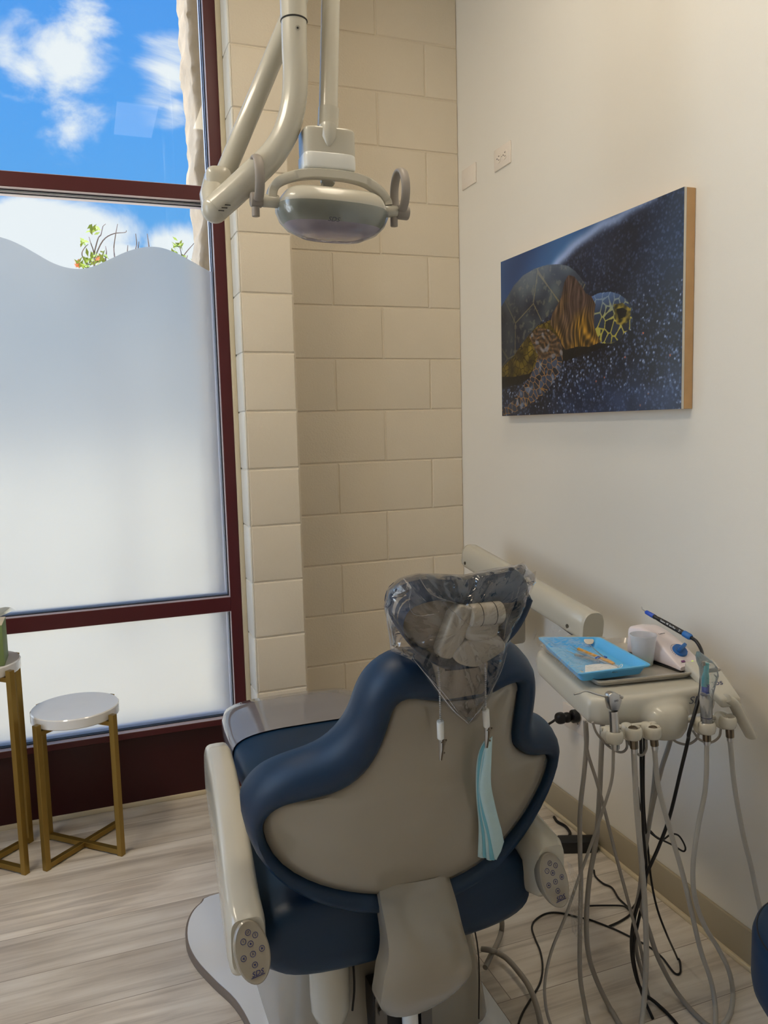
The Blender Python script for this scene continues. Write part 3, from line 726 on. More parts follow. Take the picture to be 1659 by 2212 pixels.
# --- seat and leg rest in one upholstered body with a changing section
def section(cx, y, hw, z0, z1, ex=3.6, n=40, dz=0):
    zc, hz = (z0+z1)/2, (z1-z0)/2; rg = []
    for k in range(n):
        a = 2*math.pi*k/n; c, s = math.cos(a), math.sin(a)
        rg.append(V((cx+hw*math.copysign(abs(c)**(2/ex), c), y, zc+hz*math.copysign(abs(s)**(2/ex), s))))
    return rg
SX = .553
prof = [(1.405, .20, .335, .435), (1.408, .255, .312, .458), (1.418, .285, .300, .468), (1.44, .298, .292, .474), (1.50, .303, .290, .478), (1.60, .300, .292, .480), (1.70, .285, .298, .480), (1.80, .262, .310, .478)]
MB().loft([section(SX, *p) for p in prof+[(1.88, .24, .33, .47), (1.90, .2, .36, .45)]]).build('seat_cushion', 'navy', chair, smooth=60)
leg = [(1.80, .18, .40, .49), (1.81, .215, .385, .505), (1.84, .225, .38, .512), (1.95, .225, .39, .524), (2.10, .227, .40, .537), (2.22, .227, .41, .546), (2.32, .222, .42, .550), (2.365, .21, .435, .545), (2.38, .18, .46, .525)]
MB().loft([section(SX, *p) for p in leg]).build('leg_rest', 'navy', chair, smooth=60)
mb = MB()
mb.loft([section(SX, y, hw+.004, z0-.004, z1+.0035+.0012*math.sin(y*90)) for y, hw, z0, z1 in [(2.11, .2275, .402, .5375), (2.14, .2275, .403, .5405), (2.17, .2275, .406, .543), (2.20, .2275, .408, .545), (2.25, .2265, .413, .548), (2.32, .222, .42, .550), (2.367, .21, .435, .545), (2.384, .18, .46, .525)]], False, True)
mb.build('foot_sleeve', 'footfilm', chair, smooth=60)['label'] = 'glossy clear plastic foot sleeve'
MB().box((.36, 1.5, .36), (.74, 2.2, .405), .02).build('seat_frame', 'recess', chair)

# --- arms, pads
def arm(sgn, xc):
    def X(x): return xc+sgn*(xc-x) if sgn > 0 else x
    mb = MB(); Rr = []
    # stations: (y, zTop, zBot, xOut, xIn)
    st = [(1.985, .545, .50, .243, .277), (1.975, .570, .47, .232, .288), (1.95, .592, .44, .227, .292), (1.90, .600, .42, .224, .292), (1.80, .594, .385, .219, .287), (1.65, .570, .36, .207, .277), (1.52, .540, .345, .196, .266), (1.42, .512, .360, .188, .258), (1.375, .500, .374, .186, .256), (1.362, .490, .390, .190, .252)]
    for y, zt, zb, xo, xi in st:
        hw = (xi-xo)/2; c = (xi+xo)/2
        rg = section(c, y, hw, zb, zt, 4.5, 28)
        if sgn > 0: rg = [V((2*XC-.012-p.x, p.y, p.z)) for p in rg]
        Rr.append(rg)
    mb.loft(Rr); a = mb.build('armrest', 'cream_pl', chair, smooth=50)
    mb = MB(); mb.loft([[V((p.x, p.y, p.z)) for p in section((.186+.256)/2 if sgn < 0 else 2*XC-.233, y, hw, z0, z1, 4.5, 28)] for y, hw, z0, z1 in ((1.3605, .0362, .373, .4935), (1.376, .0362, .373, .4935))], False, False)
    # control pad: tilted oval
    c = V((.223 if sgn < 0 else .849, 1.3385, .440 if sgn < 0 else .430))
    nrm = V((.05, -.93, .36)).normalized(); xd = V((1, 0, 0)); xd = (xd-nrm*xd.dot(nrm)).normalized(); ud = nrm.cross(xd)*1
    # lean the oval a little like the photo
    ca, sa = math.cos(R(8)), math.sin(R(8)); xd, ud = (xd*ca+ud*sa), (ud*ca-xd*sa)
    def oval(a, b, off, n=40): return [c+xd*a*math.cos(2*math.pi*k/n)+ud*b*math.sin(2*math.pi*k/n)+nrm*off for k in range(n)]
    pad = MB().loft([oval(.026, .045, -.030), oval(.031, .053, -.012), oval(.032, .055, -.004), oval(.0315, .0545, .001), oval(.029, .052, .0035), oval(.027, .050, .0028), oval(.02, .04, .003)]).build('control_pad', 'shell', chair)
    lab = [('P', 0, .034, None), ('1', -.0115, .0225, None), ('2', .0115, .0255, None), ('U', 0, .0145, 1), ('L', -.0175, -.004, 2), ('A', 0, -.003, None), ('R', .0175, .0, 3), ('D', -.001, -.021, 4)]
    for t, x, y, tri in lab:
        o = c+xd*x+ud*y+nrm*.0033
        m_ = MB(); m_.torus(o, .0048, .0005, nrm, 24, 4)
        if tri:
            ang = {1: 90, 2: 180, 3: 0, 4: 270}[tri]
            m_.slab([o+nrm*.0001+(xd*math.cos(R(ang+q))+ud*math.sin(R(ang+q)))*.0026 for q in (0, 120, 240)], nrm*.0004)
        m_.build('button', 'navymark', pad, smooth=0)
        if not tri: mark({'P': 'LP'}.get(t, t), o, xd, ud, .0042 if t != 'P' else .0034, 'navymark', pad, 'button_symbol', lift=.0002)
    mark('SDS', c+ud*-.0355+nrm*.0032, xd, ud, .008, 'navymark', pad, 'logo', shear=.3, wide=1.15, lift=.0002)
    o = c+ud*-.041+nrm*.0034
    MB().slab([o+xd*-.0125, o+xd*.0125, o+xd*.0125+ud*.0012, o+xd*-.0125+ud*.0012], nrm*.0003).build('logo_line', 'navymark', pad, smooth=0)
    # bracket below the arm, down to the base
    x0, x1 = (.268, .318) if sgn < 0 else (2*XC-.318, 2*XC-.268)
    MB().box((x0, 1.56, .29), (x1, 1.68, .40), .008).build('arm_bracket', 'cream_pl', chair)
    xm = (.24, .34) if sgn < 0 else (2*XC-.34, 2*XC-.24)
    MB().box((xm[0], 1.58, .375), (xm[1], 1.72, .41), .008).build('arm_bracket', 'cream_pl', chair)
arm(-1, XC); arm(1, XC)
# clear wrap hanging at the right arm
mb = MB(); bm = mb.bm; g = []
for i in range(5):
    row = []
    for j in range(4):
        z = .43-.035*i; y = 1.33+.02*j
        row.append(bm.verts.new((.905+.010*noise.noise(V((i*.9, j*.8, 2)))+.006*j*.5, y-.01*i*.3, z+.008*noise.noise(V((i, j, 5))))))
    g.append(row)
for i in range(4):
    for j in range(3): bm.faces.new((g[i][j], g[i][j+1], g[i+1][j+1], g[i+1][j]))
mb.build('clear_arm_wrap', 'wrap', chair, smooth=80)

# --- base plate and lift column
bp = [(.30, 2.24), (.225, 2.21), (.185, 2.15), (.168, 2.06), (.178, 1.97), (.212, 1.87), (.248, 1.78), (.266, 1.68), (.27, 1.55), (.275, 1.42), (.31, 1.34), (.38, 1.31)]
bpl = [V((x, y, 0)) for x, y in bp]+[V((2*XC-x, y, 0)) for x, y in bp[::-1]]
bpl = catclosed(bpl, 4)
MB().slab(bpl, V((0, 0, .024)), .003).build('base_plate', 'plate_edge', chair)
ins = [p+V((0, 0, .0242)) for p in bpl]
MB().slab([V((XC+(p.x-XC)*.985, 1.78+(p.y-1.78)*.985, .0242)) for p in bpl], V((0, 0, .0022)), 0).build('base_plate_cover', 'plate', chair, smooth=20)
mb = MB()
mb.loft([[V((XC+.008+hx*math.copysign(abs(math.cos(a))**.32, math.cos(a)), 1.74+hy*math.copysign(abs(math.sin(a))**.3, math.sin(a)), z)) for a in [2*math.pi*k/48 for k in range(48)]] for hx, hy, z in ((.245, .26, .027), (.242, .258, .05), (.232, .25, .12), (.222, .235, .20), (.212, .225, .27), (.19, .20, .315), (.16, .16, .34))])
mb.build('lift_column', 'shell', chair, smooth=45)
mb = MB()
mb.loft([[V((.402+hx*math.cos(a), 1.49+.035*math.sin(a)-.012, z)) for a in [2*math.pi*k/28 for k in range(28)]] for hx, z in ((.02, .155), (.034, .162), (.040, .18), (.042, .22), (.042, .30))])
mb.build('motor_cover', 'cream_pl', chair, smooth=50)
for q_, w_ in (([V((.452, 1.485, .34)), V((.455, 1.478, .22)), V((.448, 1.475, .16))], .0025), ([V((.735, 1.50, .30)), V((.745, 1.481, .2)), V((.742, 1.478, .05))], .0018)):
    MB().sweep(catmull(q_, 4), w_, 6).build('seam', 'recess', chair)

MB().box((.485, 1.448, .05), (.615, 1.50, .212), .003).build('hose_recess', 'recess', chair)
mb = MB(); mb.box((.487, 1.440, .05), (.512, 1.449, .2)).box((.588, 1.440, .05), (.613, 1.449, .21)); mb.build('bracket', 'steelbolt', chair)
for x, z in ((.500, .172), (.600, .19)):
    MB().cyl((x, 1.441, z), (x, 1.430, z), .0095, n=6).build('bolt', 'steelbolt', chair)
MB().cyl((.558, 1.425, .09), (.556, 1.425, .195), .017, bev=.003).lathe((.558, 1.425, .05), [(.024, 0), (.026, .05), (.018, .075)], 24).build('hose_connector', 'white_pl', chair)

# --- clear bag over the headrest
bag_out = [(829, 1310), (837, 1272), (862, 1248), (900, 1238), (950, 1239), (1003, 1241), (1044, 1232), (1090, 1224), (1118, 1219), (1134, 1216), (1138, 1226), (1150, 1236), (1158, 1246), (1154, 1264), (1147, 1282), (1141, 1306), (1127, 1336), (1109, 1368), (1096, 1400), (1090, 1430), (1078, 1470), (1055, 1515), (1030, 1555), (1012, 1565), (990, 1552), (960, 1520), (930, 1480), (905, 1440), (885, 1424), (862, 1412), (843, 1405), (841, 1370), (834, 1335)]
def bagring(n, s, off, cx=990, cy=1365):
    P = resample([V((x, y, 0)) for x, y in bag_out], n, True); out = []
    for p in P:
        x, y = cx+(p.x-cx)*s, cy+(p.y-cy)*s; out.append(UH(x, y, off+.018*noise.noise(V((x*.05, y*.05, s*3)))))
    return out
nb = 110
bagr = [bagring(nb, 1.0, .035), bagring(nb, .99, .0), bagring(nb, .955, -.04), bagring(nb, .9, -.055), bagring(nb, .8, -.055), bagring(nb, .68, -.06), bagring(nb, .55, -.064), bagring(nb, .42, -.068), bagring(nb, .28, -.07), bagring(nb, .12, -.07)]
mb = MB(); mb.loft(bagr, False, True)
bag = single(mb, 'plastic_headrest_bag', 'bag', 'clear crinkled plastic bag pulled over the headrest of the navy chair', 'plastic bag', smooth=80)
bkm = MB(); bkm.loft([bagr[0], bagring(nb, .97, .055), bagring(nb, .90, .078), bagring(nb, .6, .088)], False, False)
bk = bkm.build('bag_front', 'bag_soft', bag, smooth=80)
mb = MB()
for pts, r in (([(849, 1400), (870, 1408), (893, 1422)], .0035), ([(1122, 1268), (1112, 1300), (1094, 1345), (1090, 1378)], .0016), ([(1110, 1275), (1098, 1320), (1088, 1380)], .0013), ([(840, 1310), (836, 1340), (842, 1380), (844, 1404)], .0015),
               ([(872, 1250), (886, 1270), (882, 1300)], .0016), ([(906, 1248), (930, 1282), (975, 1300), (1020, 1312)], .0011), ([(884, 1300), (888, 1320), (905, 1330), (940, 1326)], .001), ([(955, 1300), (1000, 1340), (1018, 1352)], .0009), ([(893, 1424), (930, 1470), (975, 1530), (1010, 1562)], .0016), ([(1012, 1563), (1045, 1520), (1080, 1455), (1095, 1410)], .0013), ([(905, 1440), (960, 1500), (990, 1540)], .001)):
    P = catmull([UH(a, b, -.062 if 880 < a < 1080 else -.035) for a, b in pts], 6); k = len(P)
    mb.sweep(P, [r*(.35+.65*math.sin(math.pi*(i+.5)/k)) for i in range(k)], 6, flat=.6)
mb.build('fold', 'bag_soft', bag, smooth=60)
mb = MB()
for q in ([(1112, 1224), (1132, 1212), (1141, 1228), (1131, 1245)], [(1136, 1245), (1158, 1233), (1158, 1258), (1150, 1266), (1134, 1258)], [(846, 1290), (862, 1262), (880, 1254), (889, 1270), (870, 1290)], [(843, 1392), (868, 1398), (893, 1412), (889, 1425), (845, 1407)]):
    P = [UH(a, b, -.045) for a, b in q]; c = sum(P, V((0, 0, 0)))/len(P)+V((0, -.012, 0))
    mb = MB()
    for i in range(len(P)): mb.face([P[i], P[(i+1) % len(P)], c])
    mb.build('crumple', 'bag', bag, smooth=0, recalc=False)

# --- bib chain with clips, paper bibs
def UZ(px, py, o=-.045): return UB(px, py, o)
chn = thing('bib_chain', UZ(950, 1450), 'silver ball chain with two white sleeved clips hanging behind the chair back', 'bib chain')
for side, pts in (('l', [(944, 1418), (947, 1440), (949, 1470), (950, 1500), (951, 1530), (951, 1556)]), ('r', [(1048, 1430), (1049, 1470), (1049, 1500), (1049, 1534)])):
    mb = MB(); P = resample(catmull([UZ(a, b, -.05) for a, b in pts], 5), 30 if side == 'l' else 23)
    for p in P: mb.ball(p, .0019, 8)
    mb.build('ball_chain', 'silver', chn)
for (a, b, c, d) in ((951, 1558, 952, 1594), (1049, 1533, 1051, 1568)):
    MB().cyl(UZ(a, b, -.05), UZ(c, d, -.05), .0062, n=20, bev=.0008).build('sleeve', 'white_pl', chn)
def clip(px, py, mirror):
    t = UZ(px, py, -.05); s = -1 if mirror else 1
    m1 = MB(); w_ = V((0, .004, 0))
    def q(x, z): return t+V((x*s, 0, -z))
    m1.slab([q(-.003, -.001), q(.003, -.001), q(.0028, .022), q(-.0005, .041), q(-.0022, .041)], w_, .0006)
    m1.build('clip_jaw', 'silver', chn)
    m2 = MB(); m2.slab([q(.004, .004), q(.010, .0055), q(.0105, .009), q(.0075, .015), q(.0025, .041), q(.0005, .041), q(.004, .018)], w_, .0006)
    m2.ball(q(.0105, .006), .002, 10).ball(q(.0065, .028), .0018, 10).cyl(q(.001, .008)+V((0, -.001, 0)), q(.006, .009)+V((0, -.001, 0)), .0012)
    m2.build('clip_lever', 'darkmetal', chn)
clip(952, 1594, False); clip(1051, 1568, False)
bibs = [([(1049, 1596), (1036, 1620), (1029, 1660), (1029, 1720), (1034, 1780), (1032, 1850)], [(1053, 1602), (1040, 1630), (1036, 1680), (1037, 1740), (1044, 1800), (1046, 1853)], -.030, 'bib'),
        ([(1050, 1600), (1036, 1625), (1031, 1680), (1033, 1740), (1041, 1800), (1043, 1850)], [(1054, 1604), (1044, 1640), (1040, 1690), (1042, 1750), (1050, 1800), (1056, 1855)], -.036, 'bib2'),
        ([(1052, 1600), (1040, 1640), (1034, 1700), (1038, 1750), (1047, 1800), (1051, 1856)], [(1056, 1604), (1048, 1650), (1042, 1710), (1048, 1760), (1058, 1810), (1062, 1858)], -.042, 'bib'),
        ([(1052, 1600), (1044, 1640), (1036, 1705), (1042, 1760), (1054, 1810), (1058, 1856)], [(1058, 1604), (1052, 1650), (1044, 1710), (1052, 1765), (1064, 1815), (1069, 1857)], -.048, 'bib2'),
        ([(1050, 1598), (1045, 1640), (1036, 1700), (1042, 1740), (1055, 1790), (1068, 1855)], [(1063, 1590), (1061, 1640), (1060, 1690), (1067, 1730), (1078, 1775), (1089, 1811)], -.054, 'bib')]
bib = thing('paper_bib', UZ(1051, 1600, -.045), 'folded light blue paper bibs hanging from the right clip on the chair back', 'paper bib')
for Lp, Rp, off, m_ in bibs:
    A = resample(catmull([UZ(a, b, off) for a, b in Lp], 5), 26); B = resample(catmull([UZ(a, b, off-.004) for a, b in Rp], 5), 26)
    if off == -.054: B[-1] = UZ(1072, 1856, off); B[-2] = UZ(1082, 1838, off); B[-3] = UZ(1088, 1818, off)
    mb = MB(); bm = mb.bm; rows = []
    for i, (a, b) in enumerate(zip(A, B)): rows.append([bm.verts.new(a.lerp(b, t)+V((0, -.003*math.sin(math.pi*t), 0))) for t in (0, .33, .66, 1)])
    for a, b in zip(rows, rows[1:]):
        for j in range(3): bm.faces.new((a[j], a[j+1], b[j+1], b[j]))
    ob = mb.build('folded_sheet', m_, bib, smooth=60)
    sm_ = ob.modifiers.new('thickness', 'SOLIDIFY'); sm_.thickness = .0008

# ================================================================== STOOL TABLES AND TISSUE BOX
def accent_table(cx, cy, h, lab, top_r=.1365):
    t = thing('accent_table', (cx, cy, 0), lab, 'side table', 'white topped brass side tables')
    MB().lathe((cx, cy, h-.033), [(top_r-.003, 0), (top_r, .003), (top_r, .030), (top_r-.003, .033)], 64).build('table_top', 'marble', t)
    d = .1215; b = .0094
    for k, (sx_, sy_) in enumerate(((1, 1), (1, -1), (-1, 1), (-1, -1))):
        x, y = cx+sx_*d, cy+sy_*d*.93
        n_ = V((sx_, sy_*.93, 0)).normalized(); s_ = V((-n_.y, n_.x, 0))
        m_ = MB(); P = V((cx, cy, 0))+n_*(V((d, d*.93, 0)).length*.80+.012)
        P = V((x, y, 0)) if False else V((cx, cy, 0))+n_*(top_r+.0205-.012)
        def rect(z): return [P+n_*a*b+s_*c*b+V((0, 0, z)) for a, c in ((-1, -1), (1, -1), (1, 1), (-1, 1))]
        P = V((cx, cy, 0))+n_*(top_r+.0165)
        m_.hexa(rect(.0)+rect(h-.012), .001, 1)
        m_.build('leg', 'brass', t)
    for a in (1, -1):
        n_ = V((1, .93*a, 0)).normalized(); s_ = V((-n_.y, n_.x, 0)); m_ = MB(); c = V((cx, cy, 0))
        Lh = top_r+.008; z = .004+(0 if a > 0 else .0004)
        m_.hexa([c-n_*Lh-s_*b+V((0, 0, z)), c+n_*Lh-s_*b+V((0, 0, z)), c+n_*Lh+s_*b+V((0, 0, z)), c-n_*Lh+s_*b+V((0, 0, z)),
                 c-n_*Lh-s_*b+V((0, 0, z+.017)), c+n_*Lh-s_*b+V((0, 0, z+.017)), c+n_*Lh+s_*b+V((0, 0, z+.017)), c-n_*Lh+s_*b+V((0, 0, z+.017))], .001, 1)
        m_.build('cross_stretcher', 'brass', t)
        m_ = MB()
        m_.hexa([c-n_*(top_r+.008)-s_*b+V((0, 0, h-.048)), c+n_*(top_r+.008)-s_*b+V((0, 0, h-.048)), c+n_*(top_r+.008)+s_*b+V((0, 0, h-.048)), c-n_*(top_r+.008)+s_*b+V((0, 0, h-.048)),
                 c-n_*(top_r+.008)-s_*b+V((0, 0, h-.0335)), c+n_*(top_r+.008)-s_*b+V((0, 0, h-.0335)), c+n_*(top_r+.008)+s_*b+V((0, 0, h-.0335)), c-n_*(top_r+.008)+s_*b+V((0, 0, h-.0335))])
        m_.build('top_rail', 'brass', t)
    return t
accent_table(-.085, 2.722, .486, 'low round white topped brass table in front of the window')
accent_table(-.372, 2.725, .668, 'taller round white topped brass table cut by the left edge, under the tissue box')
tb = thing('tissue_box', (-.335, 2.69, .6682), 'green tissue box with a white tissue on the taller brass table', 'tissue box')
MB().box((-.395, 2.635, .6682), (-.273, 2.757, .795), .003).build('carton', 'green', tb)
MB().box((-.3945, 2.6355, .7945), (-.2735, 2.7565, .7957), 0).build('carton_top', 'cream', tb)
mb = MB(); bm = mb.bm; g = []
for i in range(10):
    row = []
    for j in range(10):
        u, v = i/9-.5, j/9; wdt = .03+.05*v
        row.append(bm.verts.new((-.333+u*wdt*1.6+.03*v, 2.695+.016*math.sin(u*14+v*3)+.01*v, .794+.045*v-.05*u*u*v)))
    g.append(row)
for i in range(9):
    for j in range(9): bm.faces.new((g[i][j], g[i+1][j], g[i+1][j+1], g[i][j+1]))
mb.build('tissue', 'tissue', tb, smooth=80)

# ================================================================== WALL THINGS
def plate(y0, y1, z0, z1, name, lab, cat, outlet=True, grp=None):
    t = thing(name, (XR, (y0+y1)/2, (z0+z1)/2), lab, cat, grp)
    MB().box((XR-.006, y0, z0), (XR-.0002, y1, z1), .0025, 2).build('cover_plate', 'outlet', t)
    cy, cz = (y0+y1)/2, (z0+z1)/2
    if outlet:
        for s in (-1, 1):
            c = V((XR-.006, cy+s*.0225, cz))
            rc = MB().cyl(c+V((.002, 0, 0)), c+V((-.0018, 0, 0)), .0165, n=28).build('receptacle', 'outlet', t)
            m_ = MB()
            for dy, dz, hy, hz_ in ((-.004, .0065, .0045, .0011), (-.004, -.0065, .0038, .0011)): m_.box((c.x-.0026, cy+s*.0225+dy-hy*.8, cz+dz-hz_), (c.x-.0016, cy+s*.0225+dy+hy*.8, cz+dz+hz_))
            m_.cyl((c.x-.0026, cy+s*.0225+.0085, cz), (c.x-.0016, cy+s*.0225+.0085, cz), .0024, n=12)
            m_.build('slots', 'recess', rc, smooth=0)
        MB().cyl((XR-.0075, cy, cz), (XR-.005, cy, cz), .0022, n=12).build('screw', 'silver', t)
    else:
        for s in (-1, 1): MB().cyl((XR-.007, cy+s*.034, cz), (XR-.005, cy+s*.034, cz), .002, n=12).build('screw', 'outlet', t)
    return t
plate(2.592, 2.711, 2.286, 2.362, 'wall_outlet', 'upper white wall outlet high above the turtle picture', 'wall outlet', True)
plate(2.861, 2.980, 2.294, 2.370, 'blank_wall_plate', 'blank white wall plate near the corner, beside the high outlet', 'wall plate', False)
low = plate(2.13, 2.262, .338, .418, 'wall_outlet', 'low white wall outlet behind the chair with a black plug in it', 'wall outlet', True)
pg = thing('power_plug', (XR-.008, 2.19, .38), 'black plug with its cord in the low wall outlet', 'plug')
pc = U(1232, 1549, X=1.44)
MB().cyl((XR-.008, pc.y, pc.z), (XR-.03, pc.y+.002, pc.z), .022, bev=.004, n=28).sellip(V((XR-.045, pc.y+.006, pc.z-.002)), (.017, .016, .017), .9, .9).sellip(V((XR-.066, pc.y+.012, pc.z-.003)), (.019, .018, .019), .8, .8).build('plug_body', 'black', pg)
cp = [V((XR-.08, pc.y+.014, pc.z-.004)), U(1195, 1558, Y=2.2), U(1180, 1570, Y=2.2), U(1168, 1600, Y=2.15), U(1165, 1650, Y=2.12)]
cp += [V((1.20, 2.1, .12)), V((1.26, 2.09, .01))]
MB().sweep(catmull(cp, 8), .0042, 10).build('cord', 'black', pg, smooth=80)

# ================================================================== PICTURE
def make_picture():
    t = thing('canvas_print', (XR, 2.14, 1.39), 'large framed photo print of a sea turtle on black sand', 'picture')
    Y0, Y1, Z0, Z1 = 2.612, 1.668, 1.393, 1.944
    XF = 1.440
    NU, NV = 620, 364
    def cr(pts):   # picture outline points given in a magnified view of the photo -> (u,v)
        out = []
        for a, b in pts:
            p = U(980+a/3.072, 280+b/3.072, X=XF); out.append(((Y0-p.y)/(Y0-Y1), (p.z-Z0)/(Z1-Z0)))
        return out
    shell = cr([(300, 1200), (350, 1120), (400, 1035), (460, 968), (540, 922), (620, 897), (700, 893), (760, 905), (805, 938), (850, 990), (885, 1045), (900, 1095), (840, 1080), (770, 1010), (735, 1010), (712, 1120), (655, 1220), (600, 1255), (545, 1310), (500, 1360), (440, 1440), (400, 1500), (300, 1600)])
    shoulder = cr([(735, 1010), (760, 965), (800, 975), (850, 1040), (880, 1090), (925, 1110), (950, 1160), (930, 1230), (935, 1330), (985, 1405), (900, 1440), (820, 1440), (740, 1462), (715, 1420), (690, 1360), (640, 1290), (655, 1220), (712, 1120)])
    head = cr([(915, 1108), (960, 1085), (1040, 1076), (1100, 1093), (1150, 1130), (1178, 1185), (1182, 1240), (1178, 1320), (1130, 1350), (1110, 1385), (1050, 1420), (985, 1418), (955, 1370), (930, 1300), (932, 1230), (942, 1160)])
    flip = cr([(500, 1370), (560, 1310), (640, 1330), (690, 1375), (722, 1450), (722, 1530), (705, 1600), (660, 1680), (600, 1755), (500, 1828), (400, 1880), (330, 1895), (322, 1860), (400, 1795), (450, 1720), (500, 1650), (540, 1570), (560, 1500), (530, 1440)])
    belly = cr([(300, 1600), (400, 1500), (440, 1440), (500, 1360), (560, 1300), (650, 1260), (700, 1380), (620, 1480), (560, 1560), (500, 1620), (400, 1640), (300, 1640)])
    shad = cr([(300, 1620), (500, 1590), (640, 1440), (740, 1440), (980, 1415), (1060, 1425), (900, 1480), (760, 1530), (640, 1560), (520, 1640), (440, 1690), (300, 1720)])
    eye = cr([(1080, 1190), (1120, 1180), (1150, 1200), (1140, 1240), (1095, 1260)])
    eyeo = cr([(1060, 1160), (1120, 1150), (1175, 1190), (1170, 1260), (1130, 1300), (1080, 1290)])
    def bbox(P): return min(p[0] for p in P), max(p[0] for p in P), min(p[1] for p in P), max(p[1] for p in P)
    shapes = {k: (P, bbox(P)) for k, P in dict(shell=shell, shoulder=shoulder, head=head, flip=flip, belly=belly, shad=shad, eye=eye, eyeo=eyeo).items()}
    foam = [(a_, b_) for a_, b_ in cr([(640, 960), (700, 870), (760, 800), (850, 725), (1000, 625), (1120, 560), (1230, 495), (1330, 430)])]
    def inside(nm, u, v):
        P, (a, b, c, d) = shapes[nm]
        if not (a <= u <= b and c <= v <= d): return False
        r = False; j = len(P)-1
        for i in range(len(P)):
            xi, yi = P[i]; xj, yj = P[j]
            if (yi > v) != (yj > v) and u < (xj-xi)*(v-yi)/(yj-yi)+xi: r = not r
            j = i
        return r
    rnd = random.Random(11)
    def vor(seedn, sx_, sy_):
        cache = {}
        def f(x, y):
            x *= sx_; y *= sy_; ix, iy = math.floor(x), math.floor(y); d1 = d2 = 9; cid = 0
            for i in (-1, 0, 1):
                for j in (-1, 0, 1):
                    k = (ix+i, iy+j)
                    if k not in cache:
                        rr = random.Random(k[0]*7919+k[1]*104729+seedn); cache[k] = (rr.random(), rr.random(), rr.random())
                    c = cache[k]; d = math.hypot(ix+i+c[0]-x, iy+j+c[1]-y)
                    if d < d1: d2 = d1; d1 = d; cid = c[2]
                    elif d < d2: d2 = d
            return d1, d2-d1, cid
        return f
    vh, vf, vs, vp, vq = vor(1, 30, 17), vor(2, 36, 26), vor(3, 5.2, 3.2), vor(4, 120, 70), vor(5, 62, 36)
    ns = lambda a, b, c=0: noise.noise(V((a, b, c)))
    def mixc(a, b, t): t = max(0, min(1, t)); return tuple(a[i]+(b[i]-a[i])*t for i in range(3))
    def colour(u, v):
        asp = 1.71; x = u*asp; y = v
        # background: blurred sea and foam upper left, black sand with glints
        dmin = 9; sgn = 1
        for (p, q) in zip(foam, foam[1:]):
            ex, ey = (q[0]-p[0])*asp, q[1]-p[1]; t = max(0, min(1, ((x-p[0]*asp)*ex+(y-p[1])*ey)/(ex*ex+ey*ey)))
            dx, dy = x-p[0]*asp-ex*t, y-p[1]-ey*t; d = math.hypot(dx, dy)
            if d < dmin: dmin = d; sgn = 1 if ex*dy-ey*dx > 0 else -1
        fo = dmin*sgn
        c = mixc((18, 28, 50), (44, 62, 96), .5+ns(x*3, y*3)*.8-.25*y)
        if fo < .05:
            sharp = max(0, min(1, 1-abs(v-.28)/.5)); d1, dd, cid = vp(u, v)
            peb = mixc((10, 14, 26), (112, 132, 170), cid*cid*1.2-(d1*.9)+.12*ns(x*14, y*14))
            c = mixc(c, peb, .3+.6*sharp*(1 if v < .55 else .3))
            if cid > .94 and d1 < .24 and v < .6: c = mixc(c, (206, 218, 244), .6)
            if .93 < cid < .937 and d1 < .35 and v < .4 and u > .6: c = (190, 96, 36)
            D1, DD, CID = vq(u, v)
            if CID > .80 and D1 < .32 and (v > .42 or u > .7) and u > .45: c = mixc(c, (128, 152, 198), .55*(1-D1/.32)*max(.25, min(1, 1.5-v)))
            c = mixc(c, (66, 90, 136), max(0, min(1, (.30-v)*5))*max(0, min(1, (u-.25)*3))*(.35+.3*ns(x*9, y*9)))
        sea = mixc((54, 104, 160), (24, 56, 104), .5+ns(x*2, y*2, 3))
        k_ = max(0, min(1, (fo+.03)/.07)); c = mixc(c, sea, k_*k_*(3-2*k_))
        fl = math.exp(-((fo+.012*ns(x*7, y*7))/.032)**2)*max(0, min(1, 1.15-.5*u)); c = mixc(c, (168, 190, 238), fl*.9)
        if inside('shad', u, v): c = mixc(c, (4, 6, 12), .88)
        if inside('belly', u, v):
            d1, dd, cid = vf(u, v); c = mixc((40, 32, 12), (132, 112, 30), .45+ns(x*12, y*12)*.8)
            if dd < .10: c = (30, 22, 12)
            c = mixc(c, (8, 8, 10), max(0, (.24-v)*6))
        if inside('shell', u, v):
            d1, dd, cid = vs(u+.03*v, v)
            c = mixc((16, 28, 50), (74, 84, 90), .42+.9*ns(x*7, y*7)+.3*(v-.5))
            c = mixc(c, (140, 132, 104), .38*max(0, min(1, (ns(x*26, y*26, 7)+.5*ns(x*60, y*60, 2)-.22)*5)))
            if dd < .022: c = mixc(c, (150, 132, 84), .6)
            c = mixc(c, (136, 150, 168), min(.7, max(0, v-.66)*2.6))
            c = mixc(c, (12, 20, 36), max(0, (.16-u))*3)
        if inside('shoulder', u, v):
            s = .6*math.sin((u*60+v*5+3.4*ns(x*5, y*5))*3.1)+.5*math.sin((u*150-v*12+5*ns(x*8, y*8, 4))*2.3)+.5*ns(x*60, y*14); tone = mixc((44, 32, 32), (104, 82, 74), .5+.38*s)
            gold = mixc((44, 32, 16), (196, 146, 50), .38+.42*s+.3*ns(x*9, y*9, 3))
            c = mixc(gold, tone, max(0, min(1, (v-.42)*5+ns(x*6, y*6))))
            if u < .33 and v > .60: c = mixc(c, (16, 14, 18), .6)
